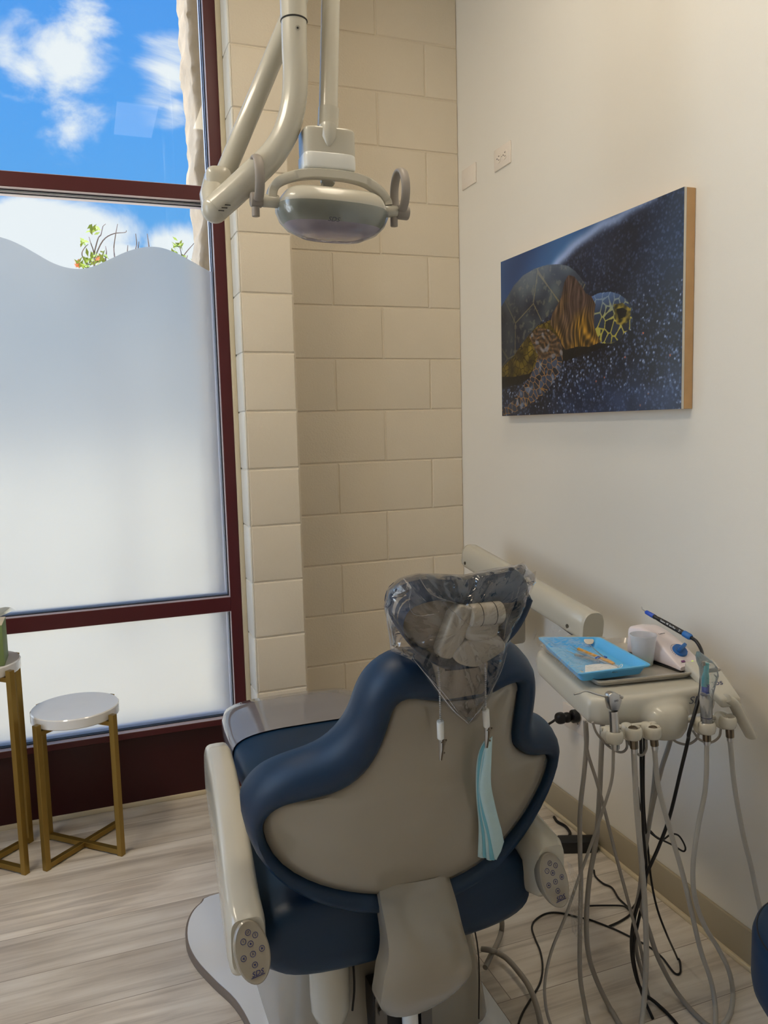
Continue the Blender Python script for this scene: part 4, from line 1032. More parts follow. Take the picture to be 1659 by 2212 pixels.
        if inside('flip', u, v):
            d1, dd, cid = vf(u+.2*v, v); c = mixc((18, 28, 44), (62, 78, 104), cid)
            if dd < .09: c = (146, 108, 60)
            if v > .33: c = mixc(c, mixc((46, 32, 22), (130, 92, 56), .5+.4*math.sin((v*70+u*34+3*ns(x*9, y*9))*2.6)+.4*ns(x*40, y*40)), .7)
            c = mixc(c, (150, 164, 190), .5*max(0, min(1, (ns(x*22, y*22, 5)-.2)*4)))
        if inside('head', u, v):
            d1, dd, cid = vh(u, v); c = mixc((14, 18, 26), (46, 62, 88), .3+.5*cid)
            c = mixc(c, (84, 116, 168), max(0, min(1, (v-.50)*7)))
            if dd < .11: c = mixc((168, 160, 74), (110, 134, 170), max(0, min(1, (v-.47)*7)))
            if v < .36: c = mixc(c, (126, 118, 44), .55)
            if inside('eyeo', u, v): c = mixc((150, 132, 44), (34, 34, 20), .5+ns(x*30, y*50)*1.2)
            if inside('eye', u, v): c = (8, 10, 16)
        return c
    bmd = bpy.data.meshes.new('print_surface')
    vv = []; ff = []
    off = rootloc(t)
    for j in range(NV+1):
        for i in range(NU+1):
            vv.append((XF-off.x, Y0+(Y1-Y0)*i/NU-off.y, Z0+(Z1-Z0)*j/NV-off.z))
    for j in range(NV):
        for i in range(NU):
            a = j*(NU+1)+i; ff.append((a, a+1, a+NU+2, a+NU+1))
    bmd.from_pydata(vv, [], ff)
    at = bmd.color_attributes.new('print_colour', 'FLOAT_COLOR', 'POINT'); buf = []
    for j in range(NV+1):
        for i in range(NU+1):
            c = colour(i/NU, j/NV); buf.extend(lin([max(0, min(255, q)) for q in c]))
    at.data.foreach_set('color', buf)
    m_ = bpy.data.materials.new('photo_print'); m_.use_nodes = True; n_ = m_.node_tree; b_ = n_.nodes['Principled BSDF']
    ca = n_.nodes.new('ShaderNodeVertexColor'); ca.layer_name = 'print_colour'; n_.links.new(ca.outputs[0], b_.inputs['Base Color']); b_.inputs['Roughness'].default_value = .3
    bmd.materials.append(m_)
    o = bpy.data.objects.new('print_surface', bmd); link(o); o.parent = t
    MB().box((XF+.0003, Y1, Z0), (XF+.0075, Y0, Z1)).build('backing_board', 'white_edge', t, smooth=0)
    w_ = .02
    for nm, lo, hi_ in (('a', (XF+.0078, Y1, Z0), (XR-.0005, Y1+w_, Z1)), ('b', (XF+.0078, Y0-w_, Z0), (XR-.0005, Y0, Z1)), ('c', (XF+.0078, Y1+w_, Z0), (XR-.0005, Y0-w_, Z0+w_)), ('d', (XF+.0078, Y1+w_, Z1-w_), (XR-.0005, Y0-w_, Z1))):
        MB().box(lo, hi_, .001, 1).build('frame_strip', 'wood', t)
make_picture()

# ================================================================== CEILING MOUNTED LAMP
lamp = thing('operating_light', (.475, 1.75, CEIL), 'white ceiling mounted dental operating light on a jointed arm', 'operating light')
mb = MB()
up = [U(635, 45, Y=1.75)]; top = V((up[0].x-.002, 1.75, CEIL-.012))
MB().cyl(top, up[0], .0285, n=36).build('ceiling_post', 'cream_pl', lamp)
MB().lathe((top.x, 1.75, CEIL-.04), [(.05, 0), (.09, .02), (.09, .0395)], 36).build('ceiling_flange', 'cream_pl', lamp)
mb = MB(); mb.torus(up[0]+V((0, 0, -.001)), .0275, .0018, (0, 0, 1), 36, 6); mb.build('collar_ring', 'recess', lamp)
tube = [U(635, 46, Y=1.75), U(636, 110, Y=1.75), U(638, 165, Y=1.75), U(634, 225, Y=1.75), U(618, 285, Y=1.752), U(588, 335, Y=1.76), U(545, 378, Y=1.772), U(500, 420, Y=1.785), U(466, 450, Y=1.795)]
P = catmull(tube, 8); k = len(P)
MB().sweep(P, [.0272 if i < k*.55 else .0272+.002*min(1, (i/k-.55)*5) for i in range(k)], 36).build('curved_tube', 'cream_pl', lamp, smooth=60)
MB().cyl(U(643, 60, Y=1.722), U(643, 60, Y=1.7215-.001), .005, n=20).build('screw_cap', 'cream_pl', lamp)
MB().cyl(U(643, 60, Y=1.7208), U(643, 60, Y=1.7195), .0022, n=14).build('screw_hole', 'recess', lamp)
jc = U(466, 405, Y=1.83)
mb = MB(); mb.sellip(U(472, 408, Y=1.83), (.030, .03, .045), .5, .6); mb.sweep([U(466, 450, Y=1.80), U(462, 425, Y=1.82), U(468, 385, Y=1.845)], [.030, .031, .027], 28)
mb.ball(U(464, 452, Y=1.797), .0295, 24)
mb.build('elbow_joint', 'cream_pl', lamp, smooth=60)
mb = MB()
for q in range(3): mb.box(U(478+q*7, 455-q*6, Y=1.762)-V((.006, .001, .0008)), U(478+q*7, 455-q*6, Y=1.762)+V((.006, .001, .0008)))
mb.build('vent_slot', 'recess', lamp, smooth=0)
s0 = U(482, 385, Y=1.85); s1 = U(606, 88, Y=1.85); dirn = (s1-s0).normalized(); s2 = U(717, -178, Y=1.80)
mb = MB(); mb.sweep([s0-dirn*.004, s0+dirn*.01, s0.lerp(s2, .5), s2], [.018, .0215, .0215, .0215], 30); mb.build('spring_arm', 'cream_pl', lamp, smooth=60)
mb = MB(); mb.ball(s2, .032, 24).cyl(s2+V((0, 0, .02)), s2+V((0, 0, -.03)), .024, n=24); mb.build('arm_joint', 'cream_pl', lamp)
MB().box(U(488, 383, Y=1.822)-V((.006, .002, .006)), U(488, 383, Y=1.822)+V((.006, .002, .006)), .001).build('joint_slot', 'recess', lamp, smooth=0)
LY = 1.75
d0 = U(709, 245, Y=LY)
MB().cyl(V((s2.x, s2.y, s2.z-.02)), d0+V((0, 0, .0)), .0205, n=32).build('drop_tube', 'cream_pl', lamp)
MB().cyl(U(710, 235, Y=LY), U(708, 282, Y=LY), .023, n=32).build('tube_collar', 'cream_pl', lamp)
c = U(706, 326, Y=LY)
MB().sellip(c+V((0, 0, .0)), (.058, .036, .040), .16, .35, 48, 24).build('swivel_housing', 'cream_pl', lamp, smooth=40)
MB().sweep([U(709, 275, Y=LY-.022), U(709, 300, Y=LY-.03), U(709, 318, Y=LY-.031)], [.02, .0165, .006], 20).build('housing_rib', 'cream_pl', lamp)
c2 = U(706, 357, Y=LY)
MB().sellip(c2, (.059, .037, .019), .25, .35, 48, 16).build('swivel_band', 'white_pl', lamp, smooth=40)
MB().cyl(U(707, 362, Y=LY), U(708, 398, Y=LY-.01), .016, n=24, bev=.004).build('ball_joint', 'cream_pl', lamp)
# yoke
yk = [(586, 428, 0), (590, 408, .0), (606, 391, -.01), (638, 380, -.02), (675, 376, -.025), (708, 378, -.027), (748, 382, -.025), (788, 393, -.02), (816, 412, -.01), (833, 434, -.0), (836, 445, 0)]
P = catmull([U(a, b, Y=LY+dy) for a, b, dy in yk], 6); mb = MB(); rings = []
for i, p in enumerate(P):
    t_ = (P[min(i+1, len(P)-1)]-P[max(i-1, 0)]).normalized(); n_ = V((0, 1, 0)); s_ = t_.cross(n_).normalized()
    rings.append([p+n_*a*.012+s_*b*.0098 for a, b in ((-1, -.8), (-.8, -1), (.8, -1), (1, -.8), (1, .8), (.8, 1), (-.8, 1), (-1, .8))])
mb.loft(rings); mb.build('yoke', 'cream_pl', lamp, smooth=50)
# head
hcn = U(718, 446, Y=LY)
tilt = Matrix.Rotation(R(1.6), 3, 'Y')
def hring(z, a, b, n=56, ex=2.6, dy=0):
    rg = []
    for k in range(n):
        t_ = 2*math.pi*k/n; cx_, sn = math.cos(t_), math.sin(t_)
        rg.append(hcn+tilt @ V((a*math.copysign(abs(cx_)**(2/ex), cx_), b*math.copysign(abs(sn)**(2/ex), sn)+dy, z)))
    return rg
MB().loft([hring(.029, .086, .035, ex=3.4), hring(.027, .099, .048, ex=3.4), hring(.021, .108, .057, ex=3.2), hring(.012, .115, .063, ex=3), hring(.002, .120, .067, ex=2.8), hring(-.006, .1225, .068)], True, True).build('lamp_body', 'cream_pl', lamp, smooth=60)
MB().loft([hring(-.0062, .1235, .069), hring(-.020, .123, .068), hring(-.034, .1175, .064), hring(-.046, .108, .058)], False, False).build('visor', 'visor', lamp, smooth=60)
MB().loft([hring(-.0455, .1085, .0585), hring(-.054, .099, .053), hring(-.062, .084, .045), hring(-.068, .055, .03), hring(-.070, .02, .012)], True, True).build('lens', 'lens', lamp, smooth=60)
MB().loft([hring(-.002, .127, .0725), hring(-.02, .1265, .072), hring(-.04, .118, .066), hring(-.057, .101, .056), hring(-.070, .07, .04)], False, False).build('clear_cover', 'bag_soft', lamp, smooth=60)
for px in (662, 776):
    MB().ball(U(px, 424+(px-662)*.09, Y=LY-.056), .0042, 14, (1.4, .6, .8)).build('screw_cover', 'white_pl', lamp)
MB().box(U(712, 414, Y=LY-.0415)-V((.014, 0, .0025)), U(712, 414, Y=LY-.0415)+V((.028, .012, .0025)), .001).build('top_switch_plate', 'white_pl', lamp)
MB().cyl(U(696, 398, Y=LY-.02), U(693, 410, Y=LY-.025), .003, n=10).build('cable_stub', 'cream_pl', lamp)
lo = U(720, 474, Y=LY-.0745)
mark('SDS', lo, V((1, 0, -.03)), V((0, -.25, 1)), .009, 'greymark', lamp, 'logo', shear=.3, wide=1.2, lift=.002)
for side, (hx, hz_, px0, px1, py) in enumerate(((-.128, 0, 543, 600, 435), (.128, 0, 828, 882, 457))):
    a, b = (U(602, 436, Y=LY), U(566, 433, Y=LY)) if side == 0 else (U(826, 455, Y=LY), U(858, 458, Y=LY))
    MB().cyl(a, b, .0135, n=24, bev=.002).build('hub', 'cream_pl', lamp)
    p0 = U(566, 433, Y=LY) if side == 0 else U(856, 458, Y=LY)
    p1 = U(541, 431, Y=LY) if side == 0 else U(882, 461, Y=LY)
    MB().cyl(p0, p1, .0155, n=24, bev=.003).build('handle_hub', 'lampgray', lamp)
    pm = U(552, 447, Y=LY) if side == 0 else U(851, 470, Y=LY)
    MB().cyl(pm, pm+V((0, 0, -.020)), .0085, n=20, bev=.001).build('handle_peg', 'lampgray', lamp)
    ctr = (U(554, 388, Y=LY-.004) if side == 0 else U(864, 414, Y=LY-.004))
    ax = V((1, 0, .0)); m_ = MB(); Pth = []
    for k in range(25):
        a_ = R(-70)+R(320)*k/24; Pth.append(ctr+V((0, .034*math.sin(a_+math.pi/2+R(-90)+R(0))*1.0, .046*-math.cos(a_))))
    Pth = [ctr+V((0, .036*math.sin(R(20+320*k/24)), -.046*math.cos(R(20+320*k/24)))) for k in range(25)]
    rg_ = []
    for j_, p in enumerate(Pth):
        d_ = (p-ctr).normalized(); rg_.append([p+V((.0105*math.cos(a), 0, 0))+d_*.0055*math.sin(a) for a in [2*math.pi*q/16 for q in range(16)]])
    m_.loft(rg_); ob = m_.build('handle', 'lampgray', lamp, smooth=60)

# ================================================================== DELIVERY UNIT
ua = R(-8); UX = V((math.cos(ua), math.sin(ua), 0)); UY = V((-math.sin(ua), math.cos(ua), 0)); UO = V((1.049, 1.474, 0))
def T(lx, ly, z): return UO+UX*lx+UY*ly+V((0, 0, z))
unit = thing('delivery_unit', (1.18, 1.6, .70), 'cream dental delivery unit with hanging hoses beside the right wall', 'dental delivery unit')
poly = [(-.045, -.045), (-.02, -.066), (.04, -.072), (.10, -.074), (.17, -.070), (.215, -.060), (.262, -.058), (.272, -.03), (.272, .33), (.0, .345), (-.012, .31)]
pp = []
for i in range(len(poly)): pp.append(V((poly[i][0], poly[i][1], 0)))
def uring(s, z, inset=0):
    c = V((.13, .13, 0)); out = []
    for p in resample(pp, 96, True):
        q = c+(p-c)*s; out.append(T(q.x, q.y, z))
    return out
ub_ = MB(); ub_.loft([uring(.90, .700), uring(.955, .702), uring(.985, .708), uring(1.0, .720), uring(1.0, .735), uring(.995, .750), uring(.98, .760), uring(.95, .7655)])
RZ = Matrix.Rotation(ua, 3, 'Z')
ub_.sellip(T(.128, -.045, .722), (.072, .045, .036), .8, .9, 40, 24, RZ); ub_.sellip(T(.128, -.060, .706), (.052, .050, .040), .7, .85, 40, 24, RZ); ub_.sellip(T(.130, -.064, .682), (.040, .036, .018), .5, .8, 32, 12, RZ)
ubo = ub_.build('unit_body', 'cream_pl', unit, smooth=0)
q_ = ubo.modifiers.new('remesh', 'REMESH'); q_.mode = 'VOXEL'; q_.voxel_size = .003; q_.use_smooth_shade = True
q_ = ubo.modifiers.new('smooth', 'SMOOTH'); q_.factor = .7; q_.iterations = 14
c8 = [T(.235, -.115, .735), T(.282, -.120, .737), T(.318, .037, .775), T(.238, .03, .775), T(.235, -.115, .755), T(.282, -.120, .757), T(.322, .037, .80), T(.238, .03, .80)]
MB().hexa(c8, .006, 3).build('control_panel', 'cream_pl', unit)
pn = (c8[5]-c8[4]).normalized(); pu = (c8[7]-c8[4]).normalized()
mark('SDS', (c8[4]+c8[5]+c8[6]+c8[7])/4+pu*-.02-pn*.008, pn, pu, .012, 'navymark', unit, 'logo', shear=.3)
mark('SDS', T(.208, -.0665, .742)+V((0, 0, .0)), UX, V((0, 0, 1))+UY*.1, .016, 'greymark', unit, 'logo', shear=.3, wide=1.2, lift=.003)
hp = [U(1568, 1508, Y=1.33), U(1585, 1520, Y=1.325), U(1600, 1548, Y=1.32), U(1622, 1590, Y=1.315)]
P = catmull(hp, 6); rings = []
for i, p in enumerate(P):
    t_ = (P[min(i+1, len(P)-1)]-P[max(i-1, 0)]).normalized(); s_ = V((0, 1, 0)).cross(t_).normalized(); w_ = .009+.002*math.sin(i/len(P)*3)
    rings.append([p+s_*(w_*math.cos(a))+V((0, .016*math.sin(a), 0)) for a in [2*math.pi*q/20 for q in range(20)]])
MB().loft(rings).build('handle', 'cream_pl', unit, smooth=60)
# holder bar and holders
b0, b1 = U(1298, 1575, Y=1.385), U(1592, 1545, Y=1.345)
MB().cyl(b0, b1, .0055, n=16, bev=.001).build('holder_bar', 'cream_pl', unit)
MB().box(T(.135, -.06, .668), T(.158, -.03, .705)).build('bar_bracket', 'steelbolt', unit)
HP = [(1327, 1588), (1368, 1580), (1410, 1578), (1527, 1568), (1572, 1556)]
HW = []
for i, (px, py) in enumerate(HP):
    t_ = (px-1298)/294; yb = 1.385-.04*t_; c = U(px-12, py, Y=yb-.006); HW.append(U(px, py, Y=yb-.030))
    h_ = MB(); h_.sellip(c, (.0135, .020, .0185), .75, .8, 28, 18)
    q = U(px, py, Y=yb-.030); Pth = [q+V((.0145*math.cos(R(a)), .0145*math.sin(R(a)), -.003)) for a in range(150, 431, 14)]
    rr = []
    for j, p in enumerate(Pth):
        d_ = (p-q); d_.z = 0; d_.normalize(); rr.append([p+d_*(.0045*math.cos(a))+V((0, 0, .013*math.sin(a))) for a in [2*math.pi*z_/12 for z_ in range(12)]])
    h_.loft(rr); h_.build('holder', 'cream_pl', unit, smooth=60)
# support arm behind, housing below
e0, e1 = V((1.296, 2.60, .888)), V((1.297, 1.855, .795))
dv = (e1-e0).normalized(); sv = V((1, 0, 0)); uv = sv.cross(dv)*-1
if uv.z < 0: uv = -uv
def armsec(p, w_, h_): return [p+sv*w_*math.copysign(abs(math.cos(a))**.7, math.cos(a))+uv*h_*math.copysign(abs(math.sin(a))**(.9 if math.sin(a) > 0 else .45), math.sin(a)) for a in [2*math.pi*k/36 for k in range(36)]]
MB().loft([armsec(e0-dv*.012, .026, .032), armsec(e0-dv*.004, .033, .041), armsec(e0+dv*.01, .035, .044), armsec(e1, .035, .044)]).build('support_arm', 'cream_pl', unit, smooth=50)
MB().loft([armsec(e1, .0362, .0452), armsec(e1+dv*.010, .0362, .0452), armsec(e1+dv*.014, .034, .043)]).build('arm_end_cap', 'cream_pl', unit, smooth=50)
mb = MB()
for s_, p in ((-.0352, e0+dv*.03), (-.0352, e1-dv*.06)): mb.cyl(p+sv*s_+uv*-.018, p+sv*(s_-.002)+uv*-.018, .006, n=16)
mb.build('arm_screw', 'steelbolt', unit)
mb = MB(); mb.sweep([e1-dv*.28-uv*.046, e1-dv*.14-uv*.052, e1-dv*.02-uv*.06], .004, 8); mb.build('arm_strut', 'recess', unit)
MB().cyl(V((1.297, 2.55, .845)), V((1.297, 2.55, .80)), .012, n=20).cyl(V((1.297, 2.55, .825)), V((1.297, 2.55, .10)), .026, n=24).build('arm_post', 'cream_pl', unit)
MB().box((1.30, 2.36, .605), (1.39, 2.50, .735), .014, 3).build('junction_housing', 'shell', unit)
MB().box((1.25, 2.47, .0), (1.345, 2.60, .10), .012, 2).build('post_foot', 'cream_pl', unit)
MB().box(e1+V((-.03, -.04, -.075)), e1+V((.03, .03, -.035)), .008).build('unit_bracket', 'cream_pl', unit)
MB().box((1.225, 1.80, .715), (1.335, 1.90, .765), .01).build('unit_bracket', 'cream_pl', unit)

# --- metal tray
def rim_tray(corners, depth, rimw, name, m, lab, cat, thick=.0015, rad=.02):
    """shallow rectangular tray from four rim corners (FL, FR, RR, RL)"""
    C = [V(p) for p in corners]; nrm = (C[1]-C[0]).cross(C[3]-C[0]).normalized(); cc = sum(C, V((0, 0, 0)))/4
    def rounded(ins, off):
        P = []
        for i in range(4):
            p, a, b = C[i], C[i-1], C[(i+1) % 4]; da, db = (a-p).normalized(), (b-p).normalized(); q = p+(da+db)*ins
            r = rad
            for k in range(7):
                t_ = k/6; P.append((q+da*r).lerp(q+db*r, t_)*(1)+(-(da+db)*r*.29*math.sin(math.pi*t_))*1.0+nrm*off)
        return P
    m_ = MB()
    m_.loft([rounded(0, -.004), rounded(-.001, 0), rounded(rimw, 0), rounded(rimw+depth*.45, -depth), rounded(rimw+depth*.45+.03, -depth)], False, True)
    m_.loft([rounded(0, -.004), rounded(rimw, -.0035), rounded(rimw+depth*.4, -depth-thick), rounded(.05, -depth-thick)], False, True)
    return single(m_, name, m, lab, cat, smooth=40)
ZT = .7665
mt = [T(0, 0, ZT+.0155), T(.255, 0, ZT+.0155), T(.255, .325, ZT+.0155), T(0, .325, ZT+.0155)]
rim_tray(mt, .0125, .004, 'metal_tray', 'traymetal', 'rectangular steel tray on top of the delivery unit', 'tray')
bt = [V((1.006, 1.484, .803)), V((1.196, 1.471, .803)), V((1.222, 1.708, .8085)), V((1.078, 1.775, .8085))]
rim_tray(bt, .0225, .006, 'blue_tray', 'bluetray', 'light blue plastic instrument tray on the left of the steel tray', 'tray', rad=.016)
def BT(u_v, v_, z=0): return bt[0].lerp(bt[1], u_v).lerp(bt[3].lerp(bt[2], u_v), v_)+V((0, 0, -.0215+z))
# clear film over the left of the blue tray
mb = MB(); bm = mb.bm; g = []
for i in range(22):
    row = []
    for j in range(14):
        u, v = -.06+.62*j/13, -.03+1.08*i/21
        p = bt[0].lerp(bt[1], u).lerp(bt[3].lerp(bt[2], u), v)
        z = .004+.006*noise.noise(V((u*9, v*9, 1)))+(-.020 if j == 0 else (-.004 if j == 1 else 0))+(.012*(i == 21)*(1+math.sin(j*2.1)))-.014*math.sin(math.pi*min(1, max(0, u/.56)))*math.sin(math.pi*min(1, max(0, v)))
        row.append(bm.verts.new(p+V((0, 0, z+.003))))
    g.append(row)
for i in range(21):
    for j in range(13): bm.faces.new((g[i][j], g[i][j+1], g[i+1][j+1], g[i+1][j]))
single(mb, 'plastic_wrap', 'wrap', 'crinkled clear plastic film over the left half of the blue tray', 'plastic film', smooth=80)

def UT(px, py, z): return U(px, py, Z=z)
# instruments on the tray
zt = .791
def px4(a, b): return (1150+a/6.144, 1290+b/6.144)
def rod(name, pts, radii, m, parent, n=12, zz=zt):
    P = [UT(*px4(a, b), zz+dz) for a, b, dz in pts]
    return MB().sweep(P, radii, n).build(name, m, parent, smooth=50)
mm = thing('mouth_mirror', UT(*px4(990, 800), zt), 'round dental mirror with a thin steel stem lying in the blue tray', 'mouth mirror')
mc = UT(*px4(750, 578), zt+.010)
nn = V((-.25, -.55, .8)).normalized()
MB().lathe(mc-nn*.0012, [(.0112, 0), (.0126, .0006), (.0126, .0022), (.0116, .0026)], 32, nn).build('mirror_rim', 'silver', mm)
MB().lathe(mc+nn*.0014, [(.0115, 0), (.0115, .0003)], 32, nn).build('mirror_glass', 'silver', mm)
rod('stem', [(755, 625, .006), (860, 720, .004), (935, 785, .003), (1090, 880, .002)], [.001, .0011, .0016, .0022], 'silver', mm)
sc1 = thing('dental_scaler', UT(*px4(840, 780), zt), 'double ended scaler with amber yellow handle, topmost in the blue tray', 'dental scaler', )
rod('handle', [(600, 690, .006), (612, 688, .006), (1070, 880, .006), (1080, 890, .006)], [.003, .0040, .0040, .003], 'orange', sc1)
rod('tip', [(600, 690, .006), (560, 668, .006), (535, 640, .008), (548, 660, .009)], [.0016, .001, .0006, .0004], 'silver', sc1)
rod('tip', [(1078, 888, .006), (1130, 925, .006), (1160, 950, .005)], [.0016, .001, .0005], 'silver', sc1)
rod('grip_band', [(855, 797, .006), (890, 812, .006)], [.0043, .0043], 'silver', sc1)
sc2 = thing('dental_scaler', UT(*px4(840, 820), zt), 'all steel dental scaler lying just left of the amber handled one', 'dental scaler')
rod('handle', [(600, 712, .002), (620, 718, .002), (1060, 905, .002), (1080, 915, .002)], [.002, .0038, .0038, .002], 'silver', sc2)
rod('tip', [(600, 712, .002), (545, 690, .002), (505, 665, .003)], [.0014, .0009, .0005], 'silver', sc2)
rod('tip', [(1075, 912, .002), (1120, 945, .002), (1180, 970, .002)], [.0014, .0009, .0005], 'silver', sc2)
sc3 = thing('dental_scaler', UT(*px4(720, 820), zt), 'ridged steel scaler with knurled grip, lowest and leftmost in the blue tray', 'dental scaler')
P = [UT(*px4(570+(890-570)*k/40, 765+(860-765)*k/40), zt+.001) for k in range(41)]
MB().sweep(P, [.0036+.0005*(k % 2) for k in range(41)], 12).build('handle', 'silver', sc3)
rod('tip', [(572, 762, .001), (520, 735, .001), (450, 712, .002)], [.0013, .0009, .0005], 'silver', sc3)
bd = single(MB().sweep([UT(*px4(840, 810), zt+.013), UT(*px4(870, 790), zt+.014), UT(*px4(900, 800), zt+.012)], .0016, 8).sweep([UT(*px4(955, 785), zt+.006), UT(*px4(985, 800), zt+.006)], .002, 8), 'rubber_band', 'deepblue', 'dark blue elastic bands wrapped round the instruments in the tray', 'elastic band')
mb = MB(); bm = mb.bm; g = []
for i in range(12):
    row = []
    for j in range(8):
        a, b = 700+430*i/11, 905+95*j/7-22*math.sin(i/11*math.pi)*(1-j/7)
        row.append(bm.verts.new(UT(*px4(a, b), zt+.003+.006*math.sin(math.pi*i/11)*math.sin(math.pi*j/7)+.002*noise.noise(V((i*.8, j*.9, 0))))))
    g.append(row)
for i in range(11):
    for j in range(7): bm.faces.new((g[i][j], g[i+1][j], g[i+1][j+1], g[i][j+1]))
single(mb, 'gauze_pad', 'gauze', 'crumpled white gauze at the near end of the blue tray', 'gauze', smooth=80)
fl = MB().sweep(catmull([UT(*px4(a, b), zt+.004) for a, b in ((1130, 975), (1150, 930), (1175, 895), (1195, 895), (1190, 920), (1160, 945), (1135, 965))], 5), .0009, 6)
single(fl, 'floss_loop', 'gauze', 'tiny white looped thread beside the gauze in the blue tray', 'thread')
# cup
cb = UT(1389, 1436, ZT+.0035)
cup = thing('plastic_cup', cb, 'translucent white plastic cup with a little green mouthwash', 'plastic cup')
MB().lathe(cb, [(.0215, .001), (.0232, .003), (.0312, .074), (.0325, .0745), (.0325, .0765), (.0308, .0765), (.0300, .074), (.0222, .0035), (.018, .003)], 48).build('cup_wall', 'cup', cup)
MB().lathe(cb, [(.0205, .0038), (.0222, .0042), (.0234, .015), (.0234, .0152)], 40).build('mouthwash', 'mouthwash', cup)
# ultrasonic scaler unit
sb = UT(1470, 1454, ZT+.0035); rd = V((-.135, .99, 0)).normalized(); wd = V((.99, .135, 0)).normalized()
sca = thing('ultrasonic_scaler_unit', sb, 'white scaler power unit with a big blue dial on the steel tray', 'scaler unit')
LEN, WID = .175, .078
def prof_z(t): return .010+.066*math.sin(min(1, t*1.25)*math.pi/2)**1.2 if t < .8 else .076-.006*(t-.8)/.2
rings = []
for k in range(26):
    t_ = k/25; z = prof_z(t_); w_ = WID*(1-.10*t_); y = rd*(LEN*t_); c = sb+y+wd*(WID/2)
    rg = []
    for a in range(24):
        an = 2*math.pi*a/24; cx_, sn = math.cos(an), math.sin(an)
        rg.append(c+wd*(w_/2)*math.copysign(abs(cx_)**.35, cx_)*(1-.10*(sn > 0)*t_)+V((0, 0, .004+z/2+z/2*math.copysign(abs(sn)**.35, sn))))
    rings.append(rg)
MB().loft(rings).build('housing', 'pinkwhite', sca, smooth=50)
MB().hexa([sb+wd*.003+rd*.004+V((0, 0, .0)), sb+wd*(WID-.003)+rd*.004, sb+wd*(WID-.006)+rd*(LEN-.004), sb+wd*.006+rd*(LEN-.004),
           sb+wd*.001+rd*.002+V((0, 0, .0055)), sb+wd*(WID-.001)+rd*.002+V((0, 0, .0055)), sb+wd*(WID-.004)+rd*(LEN-.002)+V((0, 0, .0055)), sb+wd*.004+rd*(LEN-.002)+V((0, 0, .0055))]).build('base', 'black', sca)
def sf(t_, s_, off=0):   # point on the sloped front
    z = prof_z(t_); return sb+rd*(LEN*t_)+wd*(WID*s_)+V((0, 0, .0045+z+off))
fn = (sf(.25, .5)-sf(.12, .5)).cross(wd).normalized()
if fn.z < 0: fn = -fn
up_ = (sf(.30, .5)-sf(.1, .5)).normalized()
kc = sf(.22, .52, .001)
kn = MB().lathe(kc-fn*.003, [(.0185, 0), (.0185, .005), (.017, .008)], 36, fn)
d_ = (wd*.9+up_*.35).normalized(); e_ = fn.cross(d_)
kn.slab([kc+fn*.005-d_*.016-e_*.005, kc+fn*.005+d_*.018-e_*.0045, kc+fn*.005+d_*.018+e_*.0045, kc+fn*.005-d_*.016+e_*.005], fn*.012, .003, 2)
kn.build('dial', 'blue_pl', sca)
tk = MB()
for a in range(200, -21, -12):
    o = kc+(wd*math.cos(R(a))+up_*math.sin(R(a)))*.0225+fn*-.0012
    tk.box(o-V((.0006, .0006, .0006)), o+V((.0006, .0006, .0006)))
tk.build('dial_scale', 'greymark', sca, smooth=0)
MB().ball(sf(.045, .64, .0002), .0028, 14, (1, 1, .6)).build('status_light', 'led', sca)
lp = sf(.06, .22, .0006); MB().slab([lp, lp+wd*.011, lp+wd*.011+up_*.005, lp+up_*.005], fn*.0008).build('purple_mark', 'purplemark', sca, smooth=0)
mark('Cavitron', sf(.52, .45, .0004), wd, (sf(.55, .5)-sf(.48, .5)), .004, 'greymark', sca, 'lettering', lift=.0012)
# handpiece lying across it
hpz = thing('scaler_handpiece', U(1450, 1350, Y=1.50), 'black scaler handpiece with blue ends resting across the white unit', 'scaler handpiece')
def px5(a, b): return (1350+a/5.7207, 1290+b/5.7207)
def HPt(a, b, y): return U(*px5(a, b), Y=y)
A = HPt(255, 180, 1.60); B = HPt(820, 500, 1.47)
def along(t_): return A.lerp(B, t_)
MB().sweep([along(0), along(.02), along(.09), along(.17), along(.19)], [.0035, .0052, .0055, .0058, .005], 20).build('front_grip', 'blue_grip', hpz)
MB().sweep([along(.18), along(.21), along(.24), along(.35), along(.45), along(.84)], [.005, .0058, .0048, .0058, .0062, .0064], 20).build('barrel', 'black', hpz)
MB().sweep([along(.835), along(.85), along(.97), along(1.0)], [.0066, .0078, .0078, .006], 20).build('rear_grip', 'blue_pl', hpz)
MB().sweep(catmull([along(0), HPt(225, 155, 1.605), HPt(212, 148, 1.605), HPt(208, 118, 1.605)], 5), [.0014]*6+[.0007]*10, 8).build('insert_tip', 'silver', hpz)
ad_ = (B-A).normalized(); vn = (EYE-along(.5)).normalized(); vu = vn.cross(ad_).normalized()
mark('Cavitron  30K  Steri-Mate', along(.50)+vn*.0066, ad_, vu, .0042, 'whitemark', hpz, 'lettering', lift=.0004, wide=.72)
o = along(.775)+vn*.0068
MB().slab([o-ad_*.006+vu*.0025, o-ad_*.006-vu*.0025, o+ad_*.006], vn*.0004).build('arrow_mark', 'whitemark', hpz, smooth=0)
exec_cable = [B, HPt(880, 545, 1.455), HPt(930, 625, 1.44), HPt(955, 700, 1.42), HPt(965, 820, 1.385), HPt(945, 1000, 1.36), HPt(930, 1180, 1.345), HPt(860, 1440, 1.335), HPt(790, 1680, 1.33)]
low_ = [(1486, 1600, 1.34), (1470, 1667, 1.36), (1447, 1762, 1.39), (1423, 1829, 1.41), (1396, 1890, 1.42), (1383, 1937, 1.425), (1369, 1988, 1.43), (1364, 2038, 1.435), (1369, 2089, 1.44), (1386, 2139, 1.43), (1420, 2169, 1.41), (1457, 2206, 1.39), (1480, 2240, 1.375)]
